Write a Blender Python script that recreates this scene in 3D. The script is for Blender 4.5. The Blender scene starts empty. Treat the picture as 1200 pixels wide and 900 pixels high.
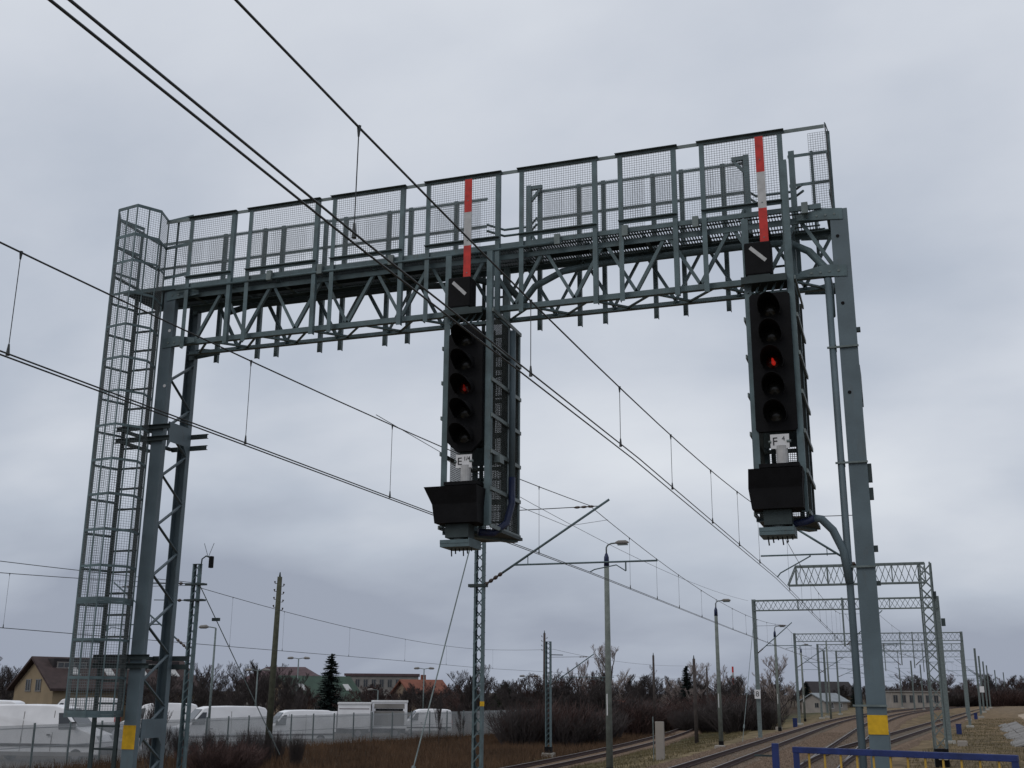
import bpy, math, random
from mathutils import Vector, Matrix
R = math.radians
random.seed(7)
scene = bpy.context.scene
col = scene.collection

# ------------------------------------------------------------------ camera
# world frame: X = across the tracks, Y = along the tracks, Z = up, rail top = 0
PITCH, ROLL, YAW, CAMH, FPX = 0.2698, 0.0068, 0.3311, 2.6473, 1307.55
cam_data = bpy.data.cameras.new('camera')
cam = bpy.data.objects.new('camera', cam_data)
col.objects.link(cam)
cam_data.sensor_width = 36.0
cam_data.lens = 36.0 * FPX / 1200.0
cam_data.clip_start = 0.1
cam_data.clip_end = 9000
cam.matrix_world = (Matrix.Translation((0, 0, CAMH)) @ Matrix.Rotation(YAW, 4, 'Z')
                    @ Matrix.Rotation(math.pi / 2 + PITCH, 4, 'X') @ Matrix.Rotation(ROLL, 4, 'Z'))
scene.camera = cam

# ------------------------------------------------------------------ world: overcast sky
SUN_EL, SUN_AZ = R(42), R(200)
world = bpy.data.worlds.new('World')
scene.world = world
world.use_nodes = True
nt = world.node_tree
nt.nodes.clear()
N = nt.nodes.new
L = nt.links.new
out = N('ShaderNodeOutputWorld')
sky = N('ShaderNodeTexSky')
sky.sky_type = 'NISHITA'
sky.sun_disc = False
sky.sun_elevation = SUN_EL
sky.sun_rotation = SUN_AZ
sky.air_density = 1.5
sky.dust_density = 3.0
bg1 = N('ShaderNodeBackground'); bg1.inputs[1].default_value = 0.06
L(sky.outputs[0], bg1.inputs[0])
tc = N('ShaderNodeTexCoord')
sep = N('ShaderNodeSeparateXYZ'); L(tc.outputs['Generated'], sep.inputs[0])
zz = N('ShaderNodeMath'); zz.operation = 'MAXIMUM'; L(sep.outputs[2], zz.inputs[0]); zz.inputs[1].default_value = 0.0
za = N('ShaderNodeMath'); za.operation = 'ADD'; L(zz.outputs[0], za.inputs[0]); za.inputs[1].default_value = 0.40
dx = N('ShaderNodeMath'); dx.operation = 'DIVIDE'; L(sep.outputs[0], dx.inputs[0]); L(za.outputs[0], dx.inputs[1])
dy = N('ShaderNodeMath'); dy.operation = 'DIVIDE'; L(sep.outputs[1], dy.inputs[0]); L(za.outputs[0], dy.inputs[1])
cmb = N('ShaderNodeCombineXYZ'); L(dx.outputs[0], cmb.inputs[0]); L(dy.outputs[0], cmb.inputs[1]); cmb.inputs[2].default_value = 3.7
mp = N('ShaderNodeMapping'); L(cmb.outputs[0], mp.inputs[0])
mp.inputs['Rotation'].default_value = (0, 0, R(-22)); mp.inputs['Scale'].default_value = (1.0, 1.35, 1)
mp.inputs['Location'].default_value = (4.3, 1.6, 0)
n1 = N('ShaderNodeTexNoise'); n1.inputs['Scale'].default_value = 1.25; n1.inputs['Detail'].default_value = 6.0
n1.inputs['Roughness'].default_value = 0.42; n1.inputs['Distortion'].default_value = 0.25
L(mp.outputs[0], n1.inputs['Vector'])
# cloud layer gets thinner and brighter upwards, deeper blue-grey towards the horizon
el = N('ShaderNodeMapRange'); L(sep.outputs[2], el.inputs[0])
el.inputs[1].default_value = 0.0; el.inputs[2].default_value = 0.36; el.inputs[3].default_value = -0.23; el.inputs[4].default_value = 0.08
n2 = N('ShaderNodeTexNoise'); n2.inputs['Scale'].default_value = 4.2; n2.inputs['Detail'].default_value = 6.0; n2.inputs['Roughness'].default_value = 0.55
L(mp.outputs[0], n2.inputs['Vector'])
n2m = N('ShaderNodeMath'); n2m.operation = 'MULTIPLY_ADD'; L(n2.outputs[0], n2m.inputs[0]); n2m.inputs[1].default_value = 0.16; n2m.inputs[2].default_value = -0.08
ad0 = N('ShaderNodeMath'); ad0.operation = 'ADD'; L(n1.outputs[0], ad0.inputs[0]); L(n2m.outputs[0], ad0.inputs[1])
ad = N('ShaderNodeMath'); ad.operation = 'ADD'; L(ad0.outputs[0], ad.inputs[0]); L(el.outputs[0], ad.inputs[1])
ramp = N('ShaderNodeValToRGB'); L(ad.outputs[0], ramp.inputs[0])
cr = ramp.color_ramp
cr.elements[0].position = 0.21; cr.elements[0].color = (0.340, 0.380, 0.470, 1)
cr.elements[1].position = 0.69; cr.elements[1].color = (0.765, 0.800, 0.855, 1)
e = cr.elements.new(0.39); e.color = (0.490, 0.540, 0.630, 1)
e = cr.elements.new(0.53); e.color = (0.630, 0.670, 0.745, 1)
bg2 = N('ShaderNodeBackground'); bg2.inputs[1].default_value = 1.0
L(ramp.outputs[0], bg2.inputs[0])
mx = N('ShaderNodeMixShader'); mx.inputs[0].default_value = 0.93
L(bg1.outputs[0], mx.inputs[1]); L(bg2.outputs[0], mx.inputs[2]); L(mx.outputs[0], out.inputs[0])

sd = bpy.data.lights.new('sun', 'SUN')
sd.energy = 0.5; sd.angle = R(25); sd.color = (1.0, 0.96, 0.9)
sun = bpy.data.objects.new('sun', sd); col.objects.link(sun)
sun.rotation_euler = (math.pi / 2 - SUN_EL, 0, math.pi - SUN_AZ)

vs = scene.view_settings
vs.view_transform = 'Standard'
try: vs.look = 'None'
except Exception: pass
vs.exposure = 0.0
vs.gamma = 1.0
vs.use_curve_mapping = False

# ------------------------------------------------------------------ helpers
def ray(u, v):
    x, y = u - 600.0, 450.0 - v
    c, s = math.cos(ROLL), math.sin(ROLL)
    a, b = (x * c - y * s) / FPX, (x * s + y * c) / FPX
    c, s = math.cos(PITCH), math.sin(PITCH)
    d = (a, c - b * s, s + b * c)
    ct, st = math.cos(YAW), math.sin(YAW)
    return Vector((d[0] * ct - d[1] * st, d[0] * st + d[1] * ct, d[2]))
def at(u, v, D):
    """world point seen at (u, v) of the 1200x900 photograph, D metres away over the ground"""
    d = ray(u, v)
    k = D / math.hypot(d.x, d.y)
    return Vector((d.x * k, d.y * k, d.z * k + CAMH))

class MB:
    def __init__(self): self.v = []; self.f = []
    def poly(self, vs, fs):
        o = len(self.v); self.v += [tuple(p) for p in vs]; self.f += [tuple(i + o for i in q) for q in fs]; return self
    def box(self, a, b):
        x0, y0, z0 = a; x1, y1, z1 = b
        return self.poly([(x0,y0,z0),(x1,y0,z0),(x1,y1,z0),(x0,y1,z0),(x0,y0,z1),(x1,y0,z1),(x1,y1,z1),(x0,y1,z1)],
                         [(3,2,1,0),(4,5,6,7),(0,1,5,4),(1,2,6,5),(2,3,7,6),(3,0,4,7)])
    def cbox(self, c, s):
        return self.box((c[0]-s[0]/2, c[1]-s[1]/2, c[2]-s[2]/2), (c[0]+s[0]/2, c[1]+s[1]/2, c[2]+s[2]/2))
    @staticmethod
    def frame(p0, p1, up):
        d = (Vector(p1) - Vector(p0)).normalized()
        up = Vector(up)
        if abs(d.dot(up)) > 0.98 * up.length: up = Vector((0, 1, 0)) if abs(d.y) < 0.9 else Vector((1, 0, 0))
        s = d.cross(up).normalized(); w = s.cross(d).normalized()
        return s, w
    def prof(self, p0, p1, outline, up=(0, 0, 1), cap=True):
        """extrude a 2D outline (side, up) from p0 to p1"""
        p0, p1 = Vector(p0), Vector(p1)
        s, w = self.frame(p0, p1, up)
        n = len(outline)
        vs = [p0 + s * a + w * b for a, b in outline] + [p1 + s * a + w * b for a, b in outline]
        fs = [(i, (i + 1) % n, n + (i + 1) % n, n + i) for i in range(n)]
        if cap: fs += [tuple(range(n - 1, -1, -1)), tuple(range(n, 2 * n))]
        return self.poly(vs, fs)
    def beam(self, p0, p1, w, h=None, up=(0, 0, 1)):
        h = w if h is None else h
        return self.prof(p0, p1, [(-w/2,-h/2),(w/2,-h/2),(w/2,h/2),(-w/2,h/2)], up)
    def angle(self, p0, p1, a, t=0.008, up=(0, 0, 1), sx=1, sy=1):
        o = [(0,0),(a,0),(a,t),(t,t),(t,a),(0,a)]
        return self.prof(p0, p1, [(sx*x, sy*y) for x, y in o], up)
    def chan(self, p0, p1, w, d, t=0.012, up=(0, 0, 1), sy=1):
        o = [(-w/2,0),(w/2,0),(w/2,d),(w/2-t,d),(w/2-t,t),(-w/2+t,t),(-w/2+t,d),(-w/2,d)]
        return self.prof(p0, p1, [(x, sy*y) for x, y in o], up)
    def wire(self, p0, p1, r):
        return self.prof(p0, p1, [(0, r), (-0.87*r, -0.5*r), (0.87*r, -0.5*r)], cap=False)
    def tube(self, pts, r, n=8, cap=True):
        pts = [Vector(p) for p in pts]
        rr = r if isinstance(r, (list, tuple)) else [r] * len(pts)
        o = len(self.v); m = len(pts)
        prev = None
        for i, p in enumerate(pts):
            d = (pts[min(i+1, m-1)] - pts[max(i-1, 0)]).normalized()
            if prev is None:
                up = Vector((0, 0, 1)) if abs(d.z) < 0.95 else Vector((0, 1, 0))
                s = d.cross(up).normalized()
            else:
                s = (prev - d * prev.dot(d)).normalized()
            prev = s; w = s.cross(d)
            for k in range(n):
                a = 2 * math.pi * k / n
                self.v.append(tuple(p + s * (math.cos(a) * rr[i]) + w * (math.sin(a) * rr[i])))
        for i in range(m - 1):
            for k in range(n):
                a, b = o + i*n + k, o + i*n + (k+1) % n
                self.f.append((a, b, b + n, a + n))
        if cap:
            self.f.append(tuple(o + k for k in range(n - 1, -1, -1)))
            self.f.append(tuple(o + (m-1)*n + k for k in range(n)))
        return self
    def mesh(self, name='mesh', mat=None, smooth=False, off=(0, 0, 0)):
        me = bpy.data.meshes.new(name)
        ox, oy, oz = off
        me.from_pydata([(x-ox, y-oy, z-oz) for x, y, z in self.v], [], self.f)
        if mat: me.materials.append(mat)
        if smooth:
            me.polygons.foreach_set('use_smooth', [True] * len(me.polygons))
        me.update()
        return me
    def build(self, name, mat, parent=None, smooth=False, bevel=0):
        off = root_loc(parent) if parent else (0, 0, 0)
        o = bpy.data.objects.new(name, self.mesh(name, mat, smooth, off))
        col.objects.link(o)
        if parent: o.parent = parent
        if bevel:
            b = o.modifiers.new('bevel', 'BEVEL'); b.width = bevel; b.segments = 2; b.limit_method = 'ANGLE'
        return o

def root_loc(o):
    while o.parent: o = o.parent
    return tuple(o.get('base_at', (0, 0, 0)))
def tag(o, label=None, cat=None, group=None, kind=None):
    if label: o['label'] = label
    if cat: o['category'] = cat
    if group: o['group'] = group
    if kind: o['kind'] = kind
    return o
def thing(name, loc, label, cat, group=None, rz=0.0, local=False):
    """an Empty at a thing's base; parts are given in world coordinates unless local"""
    o = bpy.data.objects.new(name, None)
    o.empty_display_size = 0.2
    col.objects.link(o)
    o.location = loc; o.rotation_euler = (0, 0, rz)
    if not local: o['base_at'] = [float(c) for c in loc]
    return tag(o, label, cat, group)
def inst(name, me, parent, loc=(0, 0, 0), rz=0.0, sc=None):
    o = bpy.data.objects.new(name, me); col.objects.link(o); o.parent = parent
    o.location = loc; o.rotation_euler = (0, 0, rz)
    if sc: o.scale = sc
    return o

# ------------------------------------------------------------------ materials
def mat(name, c, rough=0.6, metal=0.0, var=0.25, scale=6.0, bump=0.0, bscale=40.0, spec=0.4, c2=None, detail=4.0, emit=None, es=0.0, rust=0.0):
    m = bpy.data.materials.new(name); m.use_nodes = True
    t = m.node_tree; b = t.nodes['Principled BSDF']
    b.inputs['Roughness'].default_value = rough; b.inputs['Metallic'].default_value = metal
    b.inputs['Specular IOR Level'].default_value = spec
    g = t.nodes.new('ShaderNodeNewGeometry')
    n = t.nodes.new('ShaderNodeTexNoise'); n.inputs['Scale'].default_value = scale; n.inputs['Detail'].default_value = detail
    t.links.new(g.outputs['Position'], n.inputs['Vector'])
    r = t.nodes.new('ShaderNodeValToRGB'); t.links.new(n.outputs[0], r.inputs[0])
    c2 = c2 or tuple(min(1, k * (1 + var)) for k in c)
    c1 = tuple(k * (1 - var) for k in c)
    r.color_ramp.elements[0].position = 0.3; r.color_ramp.elements[0].color = (*c1, 1)
    r.color_ramp.elements[1].position = 0.7; r.color_ramp.elements[1].color = (*c2, 1)
    src = r.outputs[0]
    if rust:
        n3 = t.nodes.new('ShaderNodeTexNoise'); n3.inputs['Scale'].default_value = 3.1; n3.inputs['Detail'].default_value = 9; n3.inputs['Roughness'].default_value = 0.7
        mp3 = t.nodes.new('ShaderNodeMapping'); mp3.inputs['Scale'].default_value = (2.6, 2.6, 0.5)
        t.links.new(g.outputs['Position'], mp3.inputs[0]); t.links.new(mp3.outputs[0], n3.inputs['Vector'])
        r3 = t.nodes.new('ShaderNodeMapRange'); t.links.new(n3.outputs[0], r3.inputs[0])
        r3.inputs[1].default_value = 0.56; r3.inputs[2].default_value = 0.74; r3.inputs[4].default_value = rust
        mx3 = t.nodes.new('ShaderNodeMix'); mx3.data_type = 'RGBA'
        t.links.new(r3.outputs[0], mx3.inputs[0]); t.links.new(src, mx3.inputs[6]); mx3.inputs[7].default_value = (c[0]*0.9, c[1]*0.55, c[2]*0.42, 1)
        src = mx3.outputs[2]
    t.links.new(src, b.inputs['Base Color'])
    if bump:
        n2 = t.nodes.new('ShaderNodeTexNoise'); n2.inputs['Scale'].default_value = bscale; n2.inputs['Detail'].default_value = 6
        t.links.new(g.outputs['Position'], n2.inputs['Vector'])
        bp = t.nodes.new('ShaderNodeBump'); bp.inputs['Strength'].default_value = bump; bp.inputs['Distance'].default_value = 0.05
        t.links.new(n2.outputs[0], bp.inputs['Height']); t.links.new(bp.outputs[0], b.inputs['Normal'])
    if emit:
        b.inputs['Emission Color'].default_value = (*emit, 1); b.inputs['Emission Strength'].default_value = es
    return m
M = {}
M['steel'] = mat('painted_steel', (0.088, 0.130, 0.142), 0.6, 0.0, 0.25, 5, 0.08, 60, 0.4, rust=0.55)
M['galv'] = mat('galvanised_steel', (0.130, 0.160, 0.160), 0.55, 0.2, 0.22, 8, 0.05, 60, 0.4, rust=0.4)
M['column'] = mat('column_paint', (0.094, 0.130, 0.150), 0.55, 0.0, 0.16, 2.5, 0.05, 50, 0.4, rust=0.5)
M['dark'] = mat('dark_frame', (0.036, 0.050, 0.052), 0.65, 0.0, 0.25, 5, spec=0.25)
M['darksteel'] = mat('dark_green_steel', (0.080, 0.108, 0.112), 0.65, 0.0, 0.3, 5, spec=0.25)
M['wiremesh'] = mat('wire_mesh', (0.115, 0.13, 0.135), 0.6, 0.2, 0.15, 9)
M['cagemesh'] = mat('cage_mesh', (0.05, 0.058, 0.055), 0.7, 0.1, 0.2, 9)
M['cable'] = mat('black_rubber', (0.02, 0.023, 0.024), 0.6, 0, 0.2, 9)
M['copper'] = mat('line_wire', (0.035, 0.04, 0.042), 0.5, 0.3, 0.15, 3)
M['black'] = mat('signal_black', (0.006, 0.006, 0.007), 0.75, 0, 0.3, 7, 0.05, 30, 0.15)
M['lens'] = mat('dark_lens', (0.018, 0.019, 0.018), 0.25, 0, 0.3, 14, spec=0.4)
M['redlens'] = mat('red_lens', (0.045, 0.005, 0.004), 0.25, 0, 0.3, 14, emit=(1.0, 0.03, 0.02), es=0.0)
M['glow'] = mat('red_lamp_glow', (0.25, 0.01, 0.008), 0.3, 0, 0.2, 20, emit=(1.0, 0.035, 0.02), es=0.26)
M['dimglow'] = mat('dim_red_lamp_glow', (0.20, 0.01, 0.008), 0.3, 0, 0.2, 20, emit=(1.0, 0.05, 0.03), es=0.05)
M['white'] = mat('white_paint', (0.62, 0.62, 0.63), 0.55, 0, 0.06, 5)
M['offwhite'] = mat('dull_white_paint', (0.42, 0.42, 0.42), 0.6, 0, 0.14, 11, rust=0.5)
M['red'] = mat('red_paint', (0.46, 0.022, 0.016), 0.6, 0, 0.22, 11, rust=0.6)
M['text'] = mat('black_lettering', (0.012, 0.012, 0.015), 0.6, 0, 0.1, 5)
M['yellow'] = mat('yellow_paint', (0.56, 0.33, 0.01), 0.7, 0, 0.18, 14, rust=0.6)
M['ybar'] = mat('yellow_bar_paint', (0.42, 0.26, 0.04), 0.6, 0, 0.14, 9)
M['blue'] = mat('blue_paint', (0.009, 0.021, 0.105), 0.55, 0, 0.3, 9, 0.1, 60, rust=0.6)
M['hose'] = mat('blue_hose', (0.008, 0.016, 0.055), 0.5, 0, 0.2, 9)
M['porcelain'] = mat('insulator_brown', (0.05, 0.035, 0.03), 0.3, 0, 0.2, 9)
M['concrete'] = mat('concrete', (0.33, 0.32, 0.29), 0.85, 0, 0.2, 3, 0.2, 25)
M['lamppost'] = mat('lamp_post_concrete', (0.15, 0.17, 0.155), 0.8, 0, 0.22, 4, 0.2, 25)
M['wood'] = mat('old_wood', (0.055, 0.057, 0.038), 0.9, 0, 0.3, 5, 0.2, 25)
M['sleeper'] = mat('sleeper_concrete', (0.16, 0.13, 0.10), 0.9, 0, 0.3, 2, 0.2, 25)
M['rust'] = mat('rusty_rail', (0.036, 0.014, 0.012), 0.75, 0, 0.3, 6, 0.1, 40)
M['railtop'] = mat('worn_rail_top', (0.15, 0.135, 0.13), 0.45, 0.3, 0.15, 2)
M['van'] = mat('white_van_paint', (0.76, 0.76, 0.78), 0.4, 0, 0.07, 1.2, spec=0.5)
M['glass'] = mat('dark_glass', (0.025, 0.03, 0.035), 0.1, 0, 0.2, 1, spec=0.7)
M['tyre'] = mat('tyre_rubber', (0.015, 0.015, 0.016), 0.8, 0, 0.2, 5)
M['rim'] = mat('wheel_rim', (0.25, 0.25, 0.26), 0.4, 0.6, 0.1, 5)
M['carpaint'] = mat('dark_car_paint', (0.03, 0.034, 0.04), 0.3, 0.2, 0.1, 1, spec=0.5)
M['silver'] = mat('silver_car_paint', (0.27, 0.28, 0.30), 0.35, 0.4, 0.08, 1, spec=0.5)
M['fence'] = mat('fence_galvanised', (0.33, 0.345, 0.355), 0.6, 0.2, 0.12, 0.6)
M['bark'] = mat('bark', (0.055, 0.045, 0.042), 0.95, 0, 0.3, 3)
M['twig'] = mat('bare_twigs', (0.048, 0.039, 0.038), 0.95, 0, 0.35, 0.35)
M['palebirch'] = mat('pale_twigs', (0.23, 0.19, 0.175), 0.95, 0, 0.25, 0.6)
M['redtwig'] = mat('red_brown_twigs', (0.058, 0.033, 0.029), 0.95, 0, 0.4, 0.5)
M['needle'] = mat('spruce_needles', (0.010, 0.020, 0.018), 0.9, 0, 0.4, 2)
M['evergreen'] = mat('evergreen_leaves', (0.020, 0.030, 0.014), 0.9, 0, 0.4, 2)
M['drygrass'] = mat('dry_grass', (0.085, 0.048, 0.026), 0.95, 0, 0.45, 0.5)
M['greengrass'] = mat('verge_grass', (0.105, 0.085, 0.042), 0.95, 0, 0.4, 0.4)
M['tan'] = mat('tan_render', (0.27, 0.21, 0.135), 0.9, 0, 0.1, 0.8)
M['brownroof'] = mat('brown_tile_roof', (0.048, 0.032, 0.031), 0.9, 0, 0.25, 2)
M['darkroof'] = mat('dark_roof', (0.03, 0.026, 0.028), 0.9, 0, 0.25, 2)
M['purpleroof'] = mat('plum_roof', (0.085, 0.055, 0.06), 0.9, 0, 0.2, 1)
M['greenroof'] = mat('green_sheet_roof', (0.028, 0.055, 0.038), 0.7, 0, 0.2, 1)
M['orangeroof'] = mat('orange_tile_roof', (0.17, 0.062, 0.040), 0.9, 0, 0.2, 1)
M['paleroof'] = mat('pale_sheet_roof', (0.20, 0.22, 0.235), 0.6, 0, 0.12, 0.6)
M['greywall'] = mat('grey_render', (0.20, 0.19, 0.18), 0.9, 0, 0.15, 0.7)
M['beigewall'] = mat('beige_render', (0.22, 0.165, 0.12), 0.9, 0, 0.15, 0.7)
M['palewall'] = mat('pale_render', (0.27, 0.245, 0.22), 0.9, 0, 0.12, 0.7)
M['stone'] = mat('ballast_stone', (0.17, 0.125, 0.095), 0.95, 0, 0.55, 9.0, spec=0.1)
M['sand'] = mat('sand', (0.34, 0.27, 0.20), 0.95, 0, 0.2, 0.4, 0.4, 6)

def ground_material():
    m = bpy.data.materials.new('ground_soil'); m.use_nodes = True
    t = m.node_tree; b = t.nodes['Principled BSDF']; b.inputs['Roughness'].default_value = 0.95
    b.inputs['Specular IOR Level'].default_value = 0.1
    n = t.nodes.new; k = t.links.new
    g = n('ShaderNodeNewGeometry')
    sp = n('ShaderNodeSeparateXYZ'); k(g.outputs['Position'], sp.inputs[0])
    no = n('ShaderNodeTexNoise'); no.inputs['Scale'].default_value = 0.13; no.inputs['Detail'].default_value = 7; no.inputs['Roughness'].default_value = 0.65
    k(g.outputs['Position'], no.inputs['Vector'])
    sc = n('ShaderNodeMath'); sc.operation = 'MULTIPLY_ADD'; k(no.outputs[0], sc.inputs[0]); sc.inputs[1].default_value = 14.0
    k(sp.outputs[0], sc.inputs[2])
    mr = n('ShaderNodeMapRange'); k(sc.outputs[0], mr.inputs[0]); mr.inputs[1].default_value = -40 + 7; mr.inputs[2].default_value = 20 + 7
    r = n('ShaderNodeValToRGB'); k(mr.outputs[0], r.inputs[0])
    cr = r.color_ramp
    cr.elements[0].position = 0.0; cr.elements[0].color = (0.075, 0.055, 0.036, 1)
    cr.elements[1].position = 1.0; cr.elements[1].color = (0.21, 0.155, 0.10, 1)
    for p, c in ((0.25, (0.062, 0.042, 0.027)), (0.34, (0.07, 0.066, 0.032)), (0.44, (0.16, 0.125, 0.062)), (0.54, (0.20, 0.15, 0.092)),
                 (0.66, (0.20, 0.145, 0.085)), (0.74, (0.15, 0.112, 0.062)), (0.82, (0.20, 0.14, 0.08))):
        q = cr.elements.new(p); q.color = (*c, 1)
    n2 = n('ShaderNodeTexNoise'); n2.inputs['Scale'].default_value = 1.1; n2.inputs['Detail'].default_value = 8; k(g.outputs['Position'], n2.inputs['Vector'])
    mm = n('ShaderNodeMapRange'); k(n2.outputs[0], mm.inputs[0]); mm.inputs[1].default_value = 0.3; mm.inputs[2].default_value = 0.7
    mm.inputs[3].default_value = 0.38; mm.inputs[4].default_value = 1.2
    mu = n('ShaderNodeVectorMath'); mu.operation = 'SCALE'; k(r.outputs[0], mu.inputs[0]); k(mm.outputs[0], mu.inputs['Scale'])
    k(mu.outputs[0], b.inputs['Base Color'])
    bp = n('ShaderNodeBump'); bp.inputs['Strength'].default_value = 0.6; bp.inputs['Distance'].default_value = 0.15
    k(n2.outputs[0], bp.inputs['Height']); k(bp.outputs[0], b.inputs['Normal'])
    return m
M['ground'] = ground_material()
M['ballast'] = mat('ballast', (0.155, 0.108, 0.076), 0.95, 0, 0.5, 5.0, 0.9, 14, 0.1, detail=8)

# ------------------------------------------------------------------ ground and tracks
def lerp_table(t, x):
    if x <= t[0][0]: return t[0][1]
    for (a, za_), (b, zb_) in zip(t, t[1:]):
        if x <= b: return za_ + (zb_ - za_) * (x - a) / (b - a)
    return t[-1][1]
PROFILE = [(-400, -0.6), (-60, -0.9), (-36, -0.85), (-29, -1.3), (-22, -1.3), (-17, -1.1), (-13, -0.55), (-10.5, -0.32),
           (-9, -0.42), (-2, -0.42), (3, -0.36), (8, -0.3), (14, -0.1), (40, 0.3), (400, 0.6)]
def gz(x, y):
    z = lerp_table(PROFILE, x)
    if -9 > x or x > -2:
        z += 0.05 * math.sin(x * 0.9 + y * 0.31) + 0.04 * math.sin(y * 0.77 - x * 0.4)
    return z
def xA(y): return -7.84 + (max(0, y - 100) ** 2) / 2700.0
def xB(y): return xA(y) + 4.36
def xC(y):
    if y < 48: d = 0
    elif y < 68: d = 0.088 * (y - 48) ** 2 / 40
    else: d = 0.088 * (y - 58)
    return -3.48 + d + max(0, y - 230) ** 2 / 2000.0
def xS(y): return -17.75 - 0.00075 * (y - 45) ** 2

xs = [-4000, -2000, -1000, -500, -300, -200, -140, -100, -80, -60] + [-50 + 1.0 * i for i in range(0, 76)] + [30, 40, 60, 100, 200, 400, 1000, 2000, 4000]
ys = [-1500, -300, -100, -40] + [-20 + 2.0 * i for i in range(0, 120)] + [230, 260, 300, 360, 450, 600, 900, 1500, 3000, 6000]
gm = MB()
for y in ys:
    for x in xs: gm.v.append((x, y, gz(x, y)))
nx = len(xs)
for j in range(len(ys) - 1):
    for i in range(nx - 1): gm.f.append((j*nx+i, j*nx+i+1, (j+1)*nx+i+1, (j+1)*nx+i))
tag(gm.build('ground', M['ground'], smooth=True), kind='structure')

def ribbon(name, fx, w0, w1, z, y0, y1, step, m, shoulder=0.5, depth=0.35):
    b = MB(); y = y0; rows = 0
    while y <= y1 + 1e-6:
        x = fx(y)
        b.v += [(x-w0-shoulder, y, z-depth), (x-w0, y, z), (x+w1, y, z), (x+w1+shoulder, y, z-depth)]
        rows += 1; y += step
    for j in range(rows - 1):
        for i in range(3): b.f.append((j*4+i, j*4+i+1, j*4+i+5, j*4+i+4))
    return tag(b.build(name, m), kind='structure')
ribbon('track_bed', xA, 2.1, 6.4, -0.225, -20, 420, 2.0, M['ballast'])
ribbon('track_bed', xC, 1.7, 1.7, -0.23, 58, 420, 2.0, M['ballast'])
ribbon('track_bed', xS, 1.4, 1.4, -1.0, 10, 260, 2.0, M['ballast'], depth=0.5)

RAIL = [(-0.07,0),(0.07,0),(0.07,0.02),(0.012,0.04),(0.012,0.13),(0.036,0.14),(0.036,0.168),(-0.036,0.168),(-0.036,0.14),(-0.012,0.13),(-0.012,0.04),(-0.07,0.02)]
TOP = [(-0.03,0.168),(0.03,0.168),(0.03,0.172),(-0.03,0.172)]
slp = MB().box((-1.3,-0.12,-0.2), (1.3,0.12,0)); slp_me = slp.mesh('sleeper', M['sleeper'])
def sweep(b, fx, off, z, outline, y0, y1, step):
    n = len(outline); o = len(b.v); y = y0; rows = 0
    while True:
        d = (fx(y+0.5) - fx(y-0.5)); l = math.hypot(d, 1)
        for a, h in outline: b.v.append((fx(y) + (off + a) / l, y - (off + a) * d / l, z + h))
        rows += 1
        if y >= y1: break
        y = min(y + step, y1)
    for j in range(rows - 1):
        for i in range(n): b.f.append((o+j*n+i, o+j*n+(i+1) % n, o+(j+1)*n+(i+1) % n, o+(j+1)*n+i))
    b.f.append(tuple(o+i for i in range(n-1, -1, -1)))
def track(fx, z, y0, y1, label, s0, s1):
    t = thing('railway_track', (fx(y0), y0, z-0.172), label, 'railway track', 'railway tracks')
    for s in (-1, 1):
        b = MB(); sweep(b, fx, s*0.7525, z-0.172, RAIL, y0, y1, 3.0)
        r_ = b.build('rail', M['rust'], t)
        b = MB(); sweep(b, fx, s*0.7525, z-0.172, TOP, y0, y1, 3.0)
        b.build('running_surface', M['railtop'], r_)
    y = s0
    while y < s1:
        inst('sleeper', slp_me, t, (fx(y)-fx(y0), y-y0, -0.03), -math.atan(fx(y+.5)-fx(y-.5)))
        y += 0.65
    return t
track(xA, 0.0, -15, 400, 'straight rusty track passing under the red-lit signal marked E', 38, 120)
track(xB, 0.0, -15, 400, 'rusty track between its left neighbour and the platform end', 38, 110)
track(xC, 0.0, 49, 330, 'diverging track branching towards the masts beside the sandy bank', 60, 120)
track(xS, -0.8, 20, 240, 'low overgrown siding below the row of tall lamp posts', 46, 90)

# platform the photographer stands on
pf = MB().box((-1.75, -40, -0.5), (2.2, 13.0, 0.93))
po = tag(pf.build('platform', M['concrete']), kind='structure')
MB().box((-1.85, -40, 0.93), (2.3, 13.1, 1.03)).build('edge_slab', M['concrete'], po)

# ------------------------------------------------------------------ signal gantry
YF, YR = 13.80, 14.35           # front and rear truss planes
ZB, ZT = 7.75, 8.58             # bottom and top chords
XL, XR = -10.35, -0.345          # column centres
G = thing('signal_gantry', (-5.3, 14.0, 0), 'grey steel lattice signal gantry spanning two tracks with caged ladder and walkway', 'signal gantry')
S, GV = M['steel'], M['galv']

def grid_mesh(b, o, u, v, U, V, sp, r):
    """woven wire: lines along u spaced in v and along v spaced in u"""
    o, u, v = Vector(o), Vector(u).normalized(), Vector(v).normalized()
    n = max(1, round(V / sp))
    for i in range(n + 1): b.wire(o + v * (V*i/n), o + v * (V*i/n) + u * U, r)
    n = max(1, round(U / sp))
    for i in range(n + 1): b.wire(o + u * (U*i/n), o + u * (U*i/n) + v * V, r)
    return b

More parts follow.
